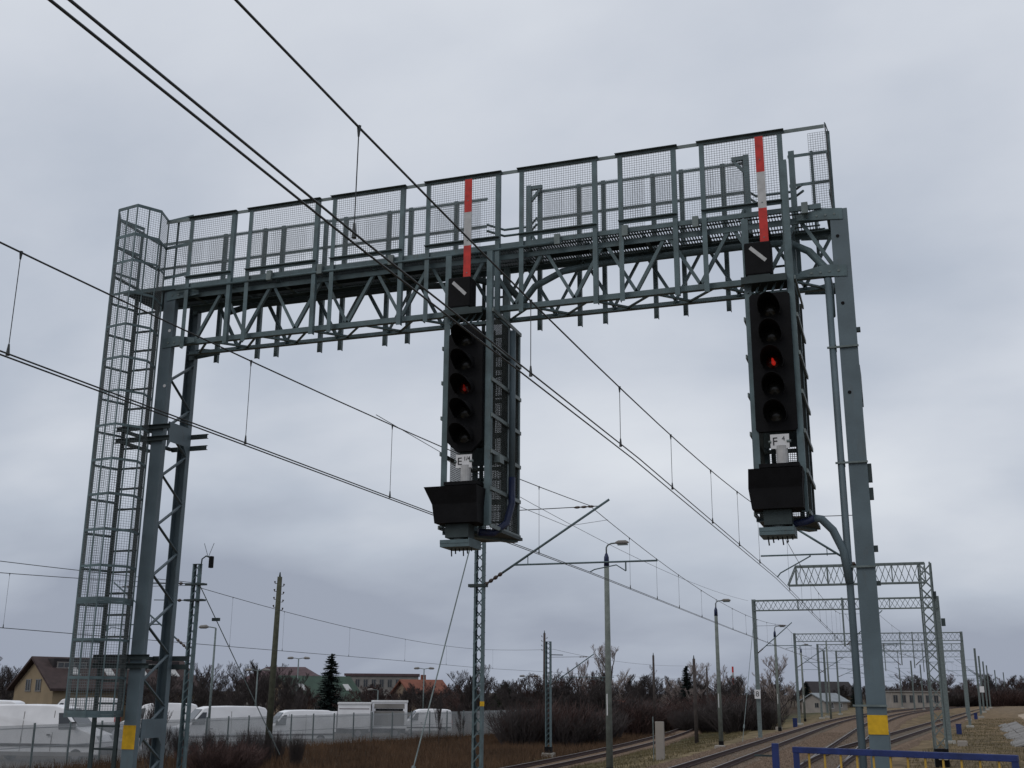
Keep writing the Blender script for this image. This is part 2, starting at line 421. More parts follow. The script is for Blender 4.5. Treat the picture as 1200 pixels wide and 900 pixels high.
# columns: two channel legs each, laced together
for cx, w, m in ((XL, 0.29, M['column']), (XR, 0.25, M['column'])):
    wf, wr_ = (0.205, 0.17) if cx < -5 else (0.215, 0.18)
    for y, s, ww in ((YF, 1, wf), (YR + 0.06, -1, wr_)):
        MB().chan((cx, y - s*0.06, gz(cx, y) - 0.2), (cx, y - s*0.06, 8.62), ww, 0.09, 0.014, up=(0, s, 0)).build('leg', m, G)
    w = wf
    z = 0.2; k = 0; y0, y1 = YF + 0.03, YR + 0.03
    while z < 7.4:
        a, b_ = ((y0, z), (y1, z + 0.37)) if k % 2 else ((y1, z), (y0, z + 0.37))
        MB().angle((cx + 0.05, a[0], a[1]), (cx + 0.05, b_[0], b_[1]), 0.045, 0.008, up=(1, 0, 0)).build('column_brace', m, G)
        z += 0.37; k += 1
    for zc, h in ((6.42, 0.30), (2.12, 0.26), (0.15, 0.4)):
        MB().poly([(cx+w/2+0.004, YF+0.06, zc-h*0.9), (cx+w/2+0.004, YF+0.13, zc-h/2), (cx+w/2+0.004, YR-0.08, zc-h/2), (cx+w/2+0.004, YR, zc-h*0.9), (cx+w/2+0.004, YR, zc+h/2), (cx+w/2+0.004, YF+0.06, zc+h/2),
                   (cx+w/2-0.01, YF+0.06, zc-h*0.9), (cx+w/2-0.01, YF+0.13, zc-h/2), (cx+w/2-0.01, YR-0.08, zc-h/2), (cx+w/2-0.01, YR, zc-h*0.9), (cx+w/2-0.01, YR, zc+h/2), (cx+w/2-0.01, YF+0.06, zc+h/2)],
                  [(0,1,2,3,4,5), (11,10,9,8,7,6)] + [(i, 6+i, 6+(i+1) % 6, (i+1) % 6) for i in range(6)]).build('batten_plate', m, G)
    MB().box((cx-0.45, YF-0.35, -0.7), (cx+0.45, YR+0.4, -0.12)).build('foundation', M['concrete'], G)
MB().box((XL-0.104, YF-0.068, 1.85), (XL+0.104, YF-0.0625, 2.17)).build('yellow_band', M['yellow'], G)['label'] = 'yellow painted band on the column'
MB().box((XR-0.109, YF-0.068, 2.22), (XR+0.109, YF-0.0625, 2.43)).build('yellow_band', M['yellow'], G)['label'] = 'yellow painted band on the column'
# bolts / holes on the right column face
for zc in (8.25, 7.35, 6.2):
    MB().tube([(XR-0.03, YF-0.066, zc), (XR-0.03, YF-0.0615, zc)], 0.022, 10).build('bolt_hole', M['black'], G)
for zc in (7.98, 7.1):
    MB().tube([(XL+0.05, YF-0.066, zc), (XL+0.05, YF-0.0615, zc)], 0.025, 10).build('bolt', M['white'], G)

# truss chords
for y, sx in ((YF, 1), (YR, -1)):
    for z, sy in ((ZB, 1), (ZT, -1)):
        MB().angle((XL, y, z), (XR, y, z), 0.075, 0.01, up=(0, 0, 1), sx=-sx, sy=sy).build('chord', S, G)
# web members
PX = 0.86
n = 11
for j, (y, ph) in enumerate(((YF + 0.012, 0.0), (YR - 0.012, 0.43))):
    x = -9.88 + ph - (0.43 if ph else 0)
    k = 0
    while x < XR - 0.3:
        x2 = x + PX/2
        za, zb_ = (ZB + 0.03, ZT - 0.03) if (k + j) % 2 == 0 else (ZT - 0.03, ZB + 0.03)
        MB().angle((x, y, za), (min(x2, XR), y, zb_), 0.046, 0.007, up=(0, 1, 0), sx=1, sy=1 if j == 0 else -1).build('web_diagonal', S, G)
        x = x2; k += 1
x = -10.1; k = 0
while x < XR - 0.3:
    MB().angle((x, YF+0.05 if k % 2 else YR-0.05, ZB+0.014), (x+0.43, YR-0.05 if k % 2 else YF+0.05, ZB+0.014), 0.04, 0.006).build('bottom_lacing', S, G)
    x += 0.43; k += 1
for i in range(13):
    x = -10.1 + i * 0.8
    MB().angle((x, YF-0.03, ZT+0.006), (x, YR+0.12, ZT+0.006), 0.06, 0.008).build('cross_member', S, G)
# end gussets at both columns
for cx, s in ((XL, 1), (XR, -1)):
    for z in (ZB, ZT - 0.06):
        for y in (YF - 0.072, YR + 0.068):
            x0, x1 = cx - s*0.05, cx + s*0.52
            q5 = [(x0, z-0.05), (x0, z+0.10), (cx+s*0.2, z+0.13), (x1, z+0.07), (x1, z-0.0)]
            MB().poly([(a, y, c) for a, c in q5] + [(a, y+0.008, c) for a, c in q5],
                      [(0,1,2,3,4), (9,8,7,6,5)] + [(i, (i+1) % 5, 5+(i+1) % 5, 5+i) for i in range(5)]).build('gusset_plate', S, G)
        for q in range(4):
            MB().tube([(cx+s*(0.05+0.11*q), YF-0.08, z+0.03), (cx+s*(0.05+0.11*q), YF-0.068, z+0.03)], 0.016, 6).build('bolt', GV, G)

# walkway: edge channels and grating panels
for y, sy in ((YF - 0.10, 1), (YR + 0.20, -1)):
    MB().chan((-11.2, y, 8.675), (-0.55, y, 8.675), 0.065, 0.035, 0.008, up=(0, sy, 0)).build('walkway_edge', S, G)
x = -11.2
while x < -0.62:
    x1 = min(x + 1.06, -0.56); b = MB(); q = x + 0.01
    while q < x1:
        b.box((q, YF-0.06, 8.66), (q+0.006, YR+0.16, 8.70)); q += 0.038
    for yy in (YF-0.05, YF+0.1, YF+0.25, YF+0.4, YF+0.55, YF+0.68):
        b.box((x+0.003, yy, 8.672), (x1-0.003, yy+0.006, 8.694))
    b.build('grating_panel', M['dark'], G); x = x1
# cable troughs below the walkway
for x0, x1 in ((-10.3, -6.2), (-4.35, -2.7)):
    MB().chan((x0, 14.02, 8.63), (x1, 14.02, 8.63), 0.22, 0.05, 0.004, up=(0, 0, -1)).build('cable_trough', M['dark'], G)
MB().tube([(-10.2, YF-0.13, 8.61), (-4.0, YF-0.13, 8.61)], 0.02, 8).build('handling_pipe', S, G, smooth=True)
for x in (-8.55, -7.7, -6.55, -4.05, -3.1, -2.15, -0.75):
    MB().box((x-0.04, YF-0.175, 8.57), (x+0.04, YF-0.12, 8.72)).build('clamp', GV, G)
# thick conduit along the rear top chord
MB().tube([(-9.6, 14.2, 8.35), (-9.2, 14.2, 8.42), (-6.4, 14.2, 8.42), (-5.9, 14.15, 8.36), (-5.5, 14.12, 8.42), (-4.9, 14.1, 8.2), (-4.65, 14.08, 7.9)], 0.05, 8).build('cable_conduit', M['dark'], G, smooth=True)
MB().tube([(-4.75, 14.05, 7.85), (-4.5, 14.05, 8.15), (-4.1, 14.08, 8.34), (-3.5, 14.1, 8.40), (-1.5, 14.1, 8.40), (-1.0, 14.05, 8.36), (-0.75, 13.98, 8.18), (-0.56, 13.9, 7.9), (-0.52, 13.84, 7.6), (-0.52, 13.78, 7.2)], 0.05, 8).build('cable_conduit', M['steel'], G, smooth=True)
MB().tube([(-0.535, 13.76, 7.7), (-0.535, 13.76, 0.3)], 0.042, 10).build('conduit_pipe', M['column'], G, smooth=True)
for z in (6.77, 5.32, 4.08, 2.52):
    MB().box((-0.60, YF-0.09, z), (XR+0.118, YF-0.063, z+0.022)).build('pipe_strap', GV, G)
    MB().cbox((-0.515, YF-0.02, z+0.01), (0.05, 0.1, 0.07)).build('pipe_clamp', M['dark'], G)
# small step irons / terminal boxes on the far side of the right column
for z, h in ((4.95, 0.14), (4.3, 0.07), (5.2, 0.22), (7.0, 0.05), (3.9, 0.05)):
    MB().cbox((XR+0.128, YF-0.01, z), (0.05, 0.07, h)).build('terminal_box', M['dark'], G)

# front railing: framed mesh panels whose posts hang down over the truss
FP = [(-10.04,-9.23),(-8.98,-7.78),(-7.55,-6.38),(-6.03,-4.9),(-4.61,-3.49),(-3.19,-2.39),(-2.07,-0.98)]
YP = YF - 0.13
for x0, x1 in FP:
    p = MB().angle((x0-0.03, YP, 9.80), (x1+0.03, YP, 9.80), 0.048, 0.007, sx=1, sy=-1).build('railing_panel', M['darksteel'], G)
    MB().angle((x0, YP, 8.80), (x1, YP, 8.80), 0.05, 0.008, sx=1, sy=-1).build('bottom_rail', S, p)
    for x in (x0, x1):
        MB().angle((x, YP-0.004, 7.66), (x, YP-0.004, 9.795), 0.065, 0.009, up=(0, -1, 0), sx=1 if x == x0 else -1, sy=-1).build('post', S, p)
    grid_mesh(MB(), (x0+0.03, YP+0.02, 8.80), (1,0,0), (0,0,1), x1-x0-0.06, 0.98, 0.034, 0.0026).build('mesh', M['wiremesh'], p)
MB().beam((-10.5, YP+0.012, 9.775), (-0.44, YP+0.012, 9.775), 0.008, 0.05).build('handrail', GV, G)
# rear railing
YQ = YR + 0.16
RP = [-9.94,-9.2,-8.86,-8.1,-7.75,-7.0,-6.63,-5.88,-4.55,-3.95,-3.58,-2.85,-2.44,-1.85,-1.54]
for z in (9.84, 9.40, 8.85):
    for x0, x1 in ((-11.2, -5.4), (-4.62, -1.54), (-0.98, -0.42)):
        MB().angle((x0, YQ, z), (x1, YQ, z), 0.045, 0.006, sx=-1, sy=-1).build('handrail', S, G)
for z in (9.38, 9.28):
    MB().tube([(-5.4, YQ, z+.02), (-5.2, YQ+0.22, z), (-4.8, YQ+0.22, z), (-4.62, YQ, z+.02)], 0.018, 6).build('handrail', S, G)
    MB().tube([(-1.54, YQ, z), (-1.45, YQ+0.2, z), (-0.95, YQ+0.2, z), (-0.8, YQ, z)], 0.018, 6).build('handrail', S, G)
for x in RP:
    MB().angle((x, YQ+0.004, 7.66), (x, YQ+0.004, 9.86), 0.06, 0.008, up=(0, 1, 0), sx=1, sy=1).build('post', S, G)
for x, s_ in ((-4.72, 1), (-1.54, -1)):   # stout end posts beside the signals
    MB().beam((x, YQ-0.05, 8.7), (x, YQ-0.05, 9.90), 0.075, 0.08, up=(0, 1, 0)).build('post', S, G)
    MB().beam((x+s_*0.038, YQ-0.05, 9.865), (x+s_*0.2, YQ-0.05, 9.865), 0.05, 0.06).build('handrail', S, G)
    MB().beam((x+s_*0.03, YQ-0.05, 9.66), (x+s_*0.17, YQ-0.05, 9.83), 0.04, 0.04).build('knee_brace', S, G)
    MB().beam((x+s_*0.03, YQ-0.05, 9.15), (x+s_*0.13, YQ-0.05, 8.95), 0.03, 0.04).build('knee_brace', S, G)
for x0, x1 in ((-10.1, -7.9), (-7.8, -5.5), (-4.5, -3.0), (-2.9, -1.6)):
    grid_mesh(MB(), (x0, YQ-0.02, 8.86), (1,0,0), (0,0,1), x1-x0, 0.98, 0.034, 0.0024).build('mesh', M['wiremesh'], G)
# right end panel
for x, zt_ in ((-0.93, 9.9), (-0.66, 9.86), (-0.42, 10.12)):
    MB().beam((x, YQ+0.01, 8.0 if x < -0.5 else 8.82), (x, YQ+0.01, zt_), 0.04 if x > -0.9 else 0.08, 0.03, up=(0,1,0)).build('post', S, G)
grid_mesh(MB(), (-0.69, YQ-0.01, 8.86), (1,0,0), (0,0,1), 0.26, 1.26, 0.034, 0.0026).build('mesh', M['wiremesh'], G)
MB().beam((-0.42, YP, 9.79), (-0.42, YQ, 10.12), 0.008, 0.03).build('handrail', S, G)
for z in (9.80, 9.40, 8.85):
    MB().beam((-0.43, YP, z), (-0.43, YQ, z), 0.012, 0.045).build('handrail', S, G)
grid_mesh(MB(), (-0.425, YP+0.02, 8.86), (0,1,0), (0,0,1), YQ-YP-0.02, 0.95, 0.034, 0.0026).build('mesh', M['wiremesh'], G)

# ladder with safety cage on the left column
LX0, LX1, LY = -11.02, -10.62, 13.80
lad = MB().chan((LX0, LY, 0.35), (LX0, LY, 8.72), 0.06, 0.03, 0.006, up=(0, 1, 0)).build('ladder', M['dark'], G)
MB().chan((LX1, LY, 0.35), (LX1, LY, 8.72), 0.06, 0.03, 0.006, up=(0, 1, 0)).build('ladder_rail', M['dark'], lad)
z = 0.6
while z < 8.7:
    MB().beam((LX0-0.03, LY+0.02, z), (LX1+0.03, LY+0.02, z), 0.028, 0.028).build('rung', M['dark'], lad); z += 0.31
HOOP = [(-11.06,13.86),(-11.20,13.46),(-10.98,13.13),(-10.58,13.06),(-10.38,13.38),(-10.50,13.74)]
def hoop_pts(z): return [Vector((x, y, z)) for x, y in HOOP]
cg = None
for i in range(14):
    z = 2.30 + 0.51 * i
    b = MB(); h = hoop_pts(z)
    for a, c in zip(h, h[1:]): b.beam(a, c, 0.007, 0.036)
    if i in (0, 3): 
        for a, c in zip(h, h[1:]): b.beam(a + Vector((0,0,.045)), c + Vector((0,0,.045)), 0.012, 0.05)
    o = b.build('safety_cage' if i == 0 else 'hoop', S, cg or G)
    cg = cg or o
for z in (9.35, 9.82):
    b = MB(); h = hoop_pts(z)
    for a, c in zip(h, h[1:]): b.beam(a, c, 0.008, 0.05)
    b.build('hoop', S, cg)
bars = [Vector((x, y, 0)) for x, y in HOOP] + [(Vector((*HOOP[i], 0)) + Vector((*HOOP[i+1], 0))) / 2 for i in range(1, 4)]
for p in bars:
    MB().beam(p + Vector((0,0,2.28)), p + Vector((0,0,9.84)), 0.024, 0.006, up=(0,1,0)).build('cage_bar', S, cg)
b = MB()
for a, c in zip(HOOP, HOOP[1:]):
    A_, C_ = Vector((*a, 2.32)), Vector((*c, 2.32))
    grid_mesh(b, A_, C_ - A_, (0,0,1), (C_-A_).length, 7.48, 0.036, 0.0024)
b.build('mesh', M['wiremesh'], cg)
# landing rails round the ladder head
for z in (9.82, 9.36, 8.86):
    MB().beam((-11.2, YQ, z), (-11.2, 13.47, z), 0.008, 0.05).build('handrail', S, G)
    MB().beam((-10.50, 13.74, z), (-10.0, YP, z), 0.008, 0.05).build('handrail', S, G)
for x, y in ((-11.2, YQ), (-11.2, 14.0), (-10.62, YQ), (-10.3, 13.72)):
    MB().beam((x, y, 8.7), (x, y, 9.84), 0.04, 0.008, up=(0,1,0)).build('post', S, G)
grid_mesh(MB(), (-11.19, 13.5, 8.86), (0,1,0), (0,0,1), YQ-13.5, 0.95, 0.034, 0.0024).build('mesh', M['wiremesh'], G)
grid_mesh(MB(), (-11.2, YQ-0.02, 8.86), (1,0,0), (0,0,1), 1.1, 0.95, 0.034, 0.0024).build('mesh', M['wiremesh'], G)
grid_mesh(MB(), (-10.48, 13.73, 8.86), (1,-0.1,0), (0,0,1), 0.45, 0.95, 0.034, 0.0024).build('mesh', M['wiremesh'], G)
# clamped support brackets on the left column
for z in (6.28, 6.46, 2.98, 3.10):
    MB().chan((-11.08, YF-0.075, z), (-10.12, YF-0.075, z), 0.07, 0.04, 0.006, up=(0,-1,0)).build('ladder_bracket', M['dark'], G)
    MB().chan((-10.62, YR+0.13, z), (-9.98, YR+0.13, z), 0.07, 0.04, 0.006, up=(0,1,0)).build('ladder_bracket', M['dark'], G)
    for x in (-11.02, -10.62):
        MB().beam((x, YF-0.06, z), (x, YR+0.12, z), 0.04, 0.05).build('ladder_bracket', M['dark'], G)

# service cages that carry the signals
def service_cage(cx, hw, tall):
    yf, yb = 13.46, 14.62
    zb, zt = 4.72, 8.52
    root = MB().angle((cx-hw, yf, zb), (cx-hw, yf, zt), 0.085, 0.01, up=(0,-1,0), sx=1, sy=-1).build('service_cage', S, G)
    for x, y, z1, s in ((cx+hw, yf, zt+tall, -1), (cx+hw, yb, 7.7, -1), (cx-hw, yb, 7.7, 1), (cx+hw, (yf+yb)/2+.12, zt, -1)):
        MB().angle((x, y, zb), (x, y, z1), 0.08, 0.01, up=(0,-1,0) if y == yf else (0,1,0), sx=s if y == yf else -s, sy=-1 if y == yf else 1).build('post', S, root)
    z = zb
    while z < 7.7:
        for a, c in (((cx+hw+.016, yf), (cx+hw+.016, yb+.05)), ((cx-hw-.016, yf), (cx-hw-.016, yb+.05)), ((cx-hw, yb), (cx+hw, yb))):
            MB().beam((*a, z), (*c, z), 0.02, 0.05).build('cage_rail', GV, root)
        z += 0.49
    b = MB()
    grid_mesh(b, (cx+hw-.012, yf+.1, zb), (0,1,0), (0,0,1), yb-yf-.05, 2.9, 0.026, 0.0044)
    grid_mesh(b, (cx-hw+.012, yf+.3, zb), (0,1,0), (0,0,1), yb-yf-.25, 2.9, 0.026, 0.0044)
    grid_mesh(b, (cx-hw, yb+.02, zb), (1,0,0), (0,0,1), 2*hw, 2.9, 0.026, 0.0044)
    b.build('mesh', M['cagemesh'], root)
    fl = MB().box((cx-hw, yf+0.35, zb-0.05), (cx+hw+0.05, yb+0.06, zb-0.01)); fl.build('cage_floor', M['dark'], root)
    MB().chan((cx-hw+0.04, yf+.1, zb-0.08), (cx+hw-0.04, yb, zb-0.08), 0.12, 0.05, 0.008).build('floor_beam', S, root)
    # inner access ladder
    for x in (cx-0.16, cx+0.16):
        MB().beam((x, yb-0.12, zb), (x, yb-0.12, 8.6), 0.05, 0.025, up=(0,1,0)).build('ladder_rail', M['dark'], root)
    z = zb + 0.2
    while z < 8.5:
        MB().beam((cx-0.16, yb-0.12, z), (cx+0.16, yb-0.12, z), 0.025).build('rung', M['dark'], root); z += 0.3
    # back panel sheets of the cage (dark plates behind the signal)
    MB().box((cx-hw+0.1, yf+0.42, 5.6), (cx+hw-0.1, yf+0.44, 7.5)).build('shield_plate', M['dark'], root)
    return root
service_cage(-5.27, 0.345, 0.0)
service_cage(-1.235, 0.305, 0.75)

# ------------------------------------------------------------------ signals
def text_mesh(body, size, mat_, depth=0.002):
    cu = bpy.data.curves.new('lettering', 'FONT'); cu.body = body; cu.size = size; cu.extrude = depth; cu.align_x = 'CENTER'; cu.align_y = 'CENTER'
    ob = bpy.data.objects.new('lettering', cu)
    me = bpy.data.meshes.new_from_object(ob)
    bpy.data.objects.remove(ob); bpy.data.curves.remove(cu)
    me.materials.append(mat_)
    me.transform(Matrix.Rotation(math.pi/2, 4, 'X'))
    return me
def put_text(body, size, mat_, p, parent, name='lettering'):
    o = bpy.data.objects.new(name, text_mesh(body, size, mat_)); col.objects.link(o); o.parent = parent
    r = root_loc(parent); o.location = (p[0]-r[0], p[1]-r[1], p[2]-r[2]); return o

def signal(cx, letter, sup, chamfer, label):
    y = 13.42; z0, z1, hw = 5.70, 7.46, 0.245
    t = thing('colour_light_signal', (cx, y, 4.4), label, 'railway signal', 'signals hung below the gantry')
    c = 0.14 if chamfer else 0.03
    o = [(-hw+c, z0), (hw-c, z0), (hw, z0+c), (hw, z1-c), (hw-c, z1), (-hw+c, z1), (-hw, z1-c), (-hw, z0+c)]
    b = MB(); n = len(o)
    b.poly([(cx+a, y-0.02, z) for a, z in o] + [(cx+a, y+0.05, z) for a, z in o], [tuple(range(n)), tuple(range(2*n-1, n-1, -1))] + [(i, n+i, n+(i+1) % n, (i+1) % n) for i in range(n)])
    b.build('backboard', M['black'], t)
    MB().box((cx-0.16, y+0.05, z0+0.1), (cx+0.16, y+0.3, z1-0.1)).build('lamp_case', M['black'], t, bevel=0.02)
    for i in range(5):
        zc = z1 - 0.22 - i * 0.335
        # hood: open-bottomed visor round the lens
        b = MB(); n = 14; L0 = 0.36
        ang = [math.pi * (-0.18 + 1.36 * k / n) for k in range(n + 1)]
        for rr in (0.135, 0.128):
            for d in (0.0, 1.0):
                for a in ang:
                    ln = (0.10 + (L0-0.10) * max(0.0, math.sin(a))**0.6 if d else 0)
                    b.v.append((cx + rr*math.cos(a), y-0.02-ln, zc + rr*math.sin(a) - (0.02 if d else 0)))
        k1 = n + 1
        for k in range(n):
            b.f.append((k, k+1, k1+k+1, k1+k)); b.f.append((2*k1+k, 3*k1+k, 3*k1+k+1, 2*k1+k+1)); b.f.append((k1+k, k1+k+1, 3*k1+k+1, 3*k1+k))
        b.build('hood', M['black'], t, smooth=False)
        b = MB(); rings = ((0.085, 0.0), (0.07, 0.016), (0.04, 0.028), (0.0, 0.032))
        for r_, d in rings[:-1]:
            for k in range(20): b.v.append((cx + r_*math.cos(k*math.pi/10), y-0.022-d, zc + r_*math.sin(k*math.pi/10)))
        b.v.append((cx, y-0.022-0.032, zc))
        for q in range(2):
            for k in range(20): b.f.append((q*20+k, q*20+(k+1) % 20, (q+1)*20+(k+1) % 20, (q+1)*20+k))
        for k in range(20): b.f.append((40+k, 40+(k+1) % 20, 60))
        ln = b.build('lens', M['redlens'] if i == 2 else M['lens'], t, smooth=True)
        if i == 2:
            ln['label'] = 'lit red lens'
            gm_ = M['dimglow' if chamfer else 'glow']
            MB().tube([(cx+0.02, y-0.060, zc-0.062), (cx+0.017, y-0.066, zc-0.05), (cx+0.012, y-0.068, zc-0.03), (cx+0.006, y-0.068, zc-0.005), (cx, y-0.064, zc+0.02), (cx-0.004, y-0.06, zc+0.035)], [0.006, 0.02, 0.026, 0.017, 0.013, 0.004], 10).build('lamp_glow', gm_, ln, smooth=True)
    # number plate on its white bracket
    pl = MB().box((cx-0.075, y-0.105, 5.465), (cx+0.145, y-0.095, 5.64)).build('number_plate', M['white'], t)
    put_text(letter, 0.14, M['text'], (cx-0.022, y-0.1075, 5.548), pl)
    put_text(sup, 0.075, M['text'], (cx+0.078, y-0.1075, 5.582), pl)
    for s in (-0.095, 0.165): MB().tube([(cx+s, y-0.1, 5.55), (cx+s*0.7, y-0.1, 5.55)], 0.018, 8).build('plate_bolt', GV, pl)
    MB().tube([(cx+0.05, y-0.07, 5.28), (cx+0.05, y-0.07, 5.5)], 0.068, 14).build('plate_bracket', M['offwhite'], t, smooth=False)
    MB().box((cx-0.22, y-0.16, 5.235), (cx+0.25, y+0.12, 5.28)).build('shelf', M['black'], t)
    # terminal trough below, flared at the top
    b = MB(); x0, x1 = cx-0.32, cx+0.27
    ys_ = [(y-0.30, y+0.2, 5.20, x0-0.12*(1 if chamfer else 0.1), x1+0.02), (y-0.22, y+0.2, 4.98, x0-0.03, x1), (y-0.20, y+0.2, 4.74, x0, x1)]
    for a, c_, z, xa, xb in ys_: b.v += [(xa, a, z), (xb, a, z), (xb, c_, z), (xa, c_, z)]
    for q in range(2):
        for k in range(4): b.f.append((q*4+k, (q+1)*4+k, (q+1)*4+(k+1) % 4, q*4+(k+1) % 4))
    b.f += [(0,1,2,3), (11,10,9,8)]
    b.build('terminal_trough', M['black'], t)
    MB().box((cx-0.20, y-0.12, 4.56), (cx+0.12, y+0.1, 4.735)).build('cable_entry', M['dark'], t)
    MB().tube([(cx-0.04, y-0.02, 4.5), (cx-0.04, y-0.02, 4.6)], 0.075, 12).build('cable_gland', M['galv'], t)
    b = MB().box((cx-0.26, y-0.14, 4.44), (cx+0.14, y+0.30, 4.485)).box((cx-0.26, y-0.145, 4.485), (cx+0.14, y-0.135, 4.53)).box((cx+0.13, y-0.14, 4.485), (cx+0.14, y+0.30, 4.55))
    b.build('base_plate', M['steel'], t)
    for q in range(6):
        xx = cx - 0.18 + 0.055*q; MB().tube([(xx, y+0.06, 4.44), (xx + 0.01, y+0.05, 4.34 + 0.03*(q % 3))], 0.009, 5).build('cable_tail', M['cable'], t)
    return t
signal(-5.27, 'E', '1/4', True, 'black five-lamp signal with white plate reading E 1/4')
signal(-1.235, 'F', '4', False, 'black five-lamp signal with white plate reading F 4')
# blue hoses and conduit of the signals: part of the gantry wiring
MB().tube([(-4.85, 14.13, 7.55), (-4.85, 14.13, 5.45)], 0.045, 10).build('conduit_pipe', M['column'], G, smooth=True)
MB().tube([(-4.85, 14.13, 5.46), (-4.85, 14.13, 5.1), (-4.88, 14.0, 4.82), (-4.98, 13.75, 4.66), (-5.12, 13.6, 4.66)], 0.05, 10).build('cable_hose', M['hose'], G, smooth=True)
MB().cbox((-4.89, 13.72, 5.63), (0.08, 0.16, 0.1)).build('junction_box', GV, G)
MB().tube([(-1.2, 13.52, 4.58), (-0.98, 13.58, 4.62), (-0.88, 13.6, 4.66)], 0.045, 10).build('cable_hose', M['hose'], G, smooth=True)
MB().tube([(-0.89, 13.6, 4.66), (-0.80, 13.62, 4.65), (-0.68, 13.66, 4.52), (-0.58, 13.70, 4.28), (-0.535, 13.74, 3.9)], 0.048, 10).build('cable_hose', M['column'], G, smooth=True)

# marker boards and indicator boxes above each signal
for cx, lab, lab2 in ((-5.285, 'red and white striped marker board above the signal marked E', 'black indicator box with white diagonal bar above the signal marked E'),
                      (-1.255, 'red and white striped marker board above the signal marked F', 'black indicator box with white diagonal bar above the signal marked F')):
    y = 13.44
    t = thing('striped_marker_board', (cx, y, 8.14), lab, 'marker board', 'striped boards on the gantry')
    zt, zb_ = 9.63, 8.12; h = (zt - zb_) / 3
    for i, m_ in enumerate(('red', 'offwhite', 'red')):
        MB().box((cx-0.053, y-0.015, zt-(i+1)*h), (cx+0.053, y, zt-i*h)).build('stripe', M[m_], t)
    MB().box((cx-0.012, y+0.001, 8.1), (cx+0.012, y+0.03, 9.6)).build('back_stiffener', GV, t)
    for z in (8.22, 8.7, 9.3): MB().tube([(cx, y-0.02, z), (cx, y+0.03, z)], 0.009, 6).build('bolt', GV, t)
    bx = cx - 0.09
    t = thing('indicator_box', (bx, 13.4, 7.7), lab2, 'indicator', 'indicator boxes on the gantry')
    MB().box((bx-0.165, 13.37, 7.71), (bx+0.165, 13.62, 8.15)).build('box', M['black'], t, bevel=0.02)
    MB().poly([(bx-0.105, 13.366, 8.06), (bx-0.075, 13.366, 8.095), (bx+0.115, 13.366, 7.905), (bx+0.085, 13.366, 7.87),
               (bx-0.105, 13.374, 8.06), (bx-0.075, 13.374, 8.095), (bx+0.115, 13.374, 7.905), (bx+0.085, 13.374, 7.87)],
              [(3,2,1,0), (4,5,6,7), (0,1,5,4), (1,2,6,5), (2,3,7,6), (3,0,4,7)]).build('diagonal_bar', M['offwhite'], t)
    MB().box((bx-0.14, 13.38, 7.69), (bx+0.14, 13.6, 7.712)).build('mount', M['dark'], t)
    MB().box((bx-0.22, 13.36, 7.60), (bx+0.34, 13.40, 7.69)).build('shelf_front', M['dark'], t)
    MB().box((bx-0.22, 13.40, 7.66), (bx+0.34, 13.86, 7.69)).build('shelf', M['dark'], t)
    for q in range(5): MB().beam((bx-0.15+0.1*q, 13.45, 7.5), (bx-0.1+0.1*q, 13.55, 7.68), 0.02).build('bracket_strut', M['steel'], t)

# ------------------------------------------------------------------ platform end railing
PA, PB = Vector((-1.16, 12.36, 0)), Vector((0.90, 11.57, 0))
ZP, ZTOP = 1.03, 2.13
t = thing('platform_railing', (PA.x, PA.y, ZP), 'blue tubular railing with thin yellow bars at the platform end', 'railing')
d = (PB - PA).normalized()
MB().beam(PA + Vector((0,0,ZTOP-.03)), PB + Vector((0,0,ZTOP-.03)), 0.06, 0.06).build('top_rail', M['blue'], t, bevel=0.006)
MB().beam(PA + d*0.035 + Vector((0,0,ZP+.12)), PB - d*0.035 + Vector((0,0,ZP+.12)), 0.05, 0.05).build('bottom_rail', M['blue'], t)
for p in (PA + d*0.03, PB - d*0.03):
    MB().beam(p + Vector((0,0,ZP)), p + Vector((0,0,ZTOP-.061)), 0.058, 0.058, up=(0,1,0)).build('post', M['blue'], t)
nb = 13
for i in range(1, nb):
    p = PA + (PB-PA) * (i/nb)
    MB().tube([p + Vector((0,0,ZP+.145)), p + Vector((0,0,ZTOP-.061))], 0.011, 6).build('bar', M['ybar'], t)
t = thing('gate_post', (-1.37, 12.62, ZP), 'lone blue square post standing left of the platform railing', 'post')
MB().beam((-1.37, 12.62, ZP), (-1.37, 12.62, 2.15), 0.07, 0.07, up=(0,1,0)).build('post', M['blue'], t, bevel=0.006)
MB().box((-1.45, 12.54, ZP), (-1.29, 12.70, ZP+0.02)).build('foot_plate', M['blue'], t)
MB().beam((-1.6, 12.7, 2.02), (-1.40, 12.635, 2.02), 0.02, 0.02).build('hinge_bar', M['dark'], t)

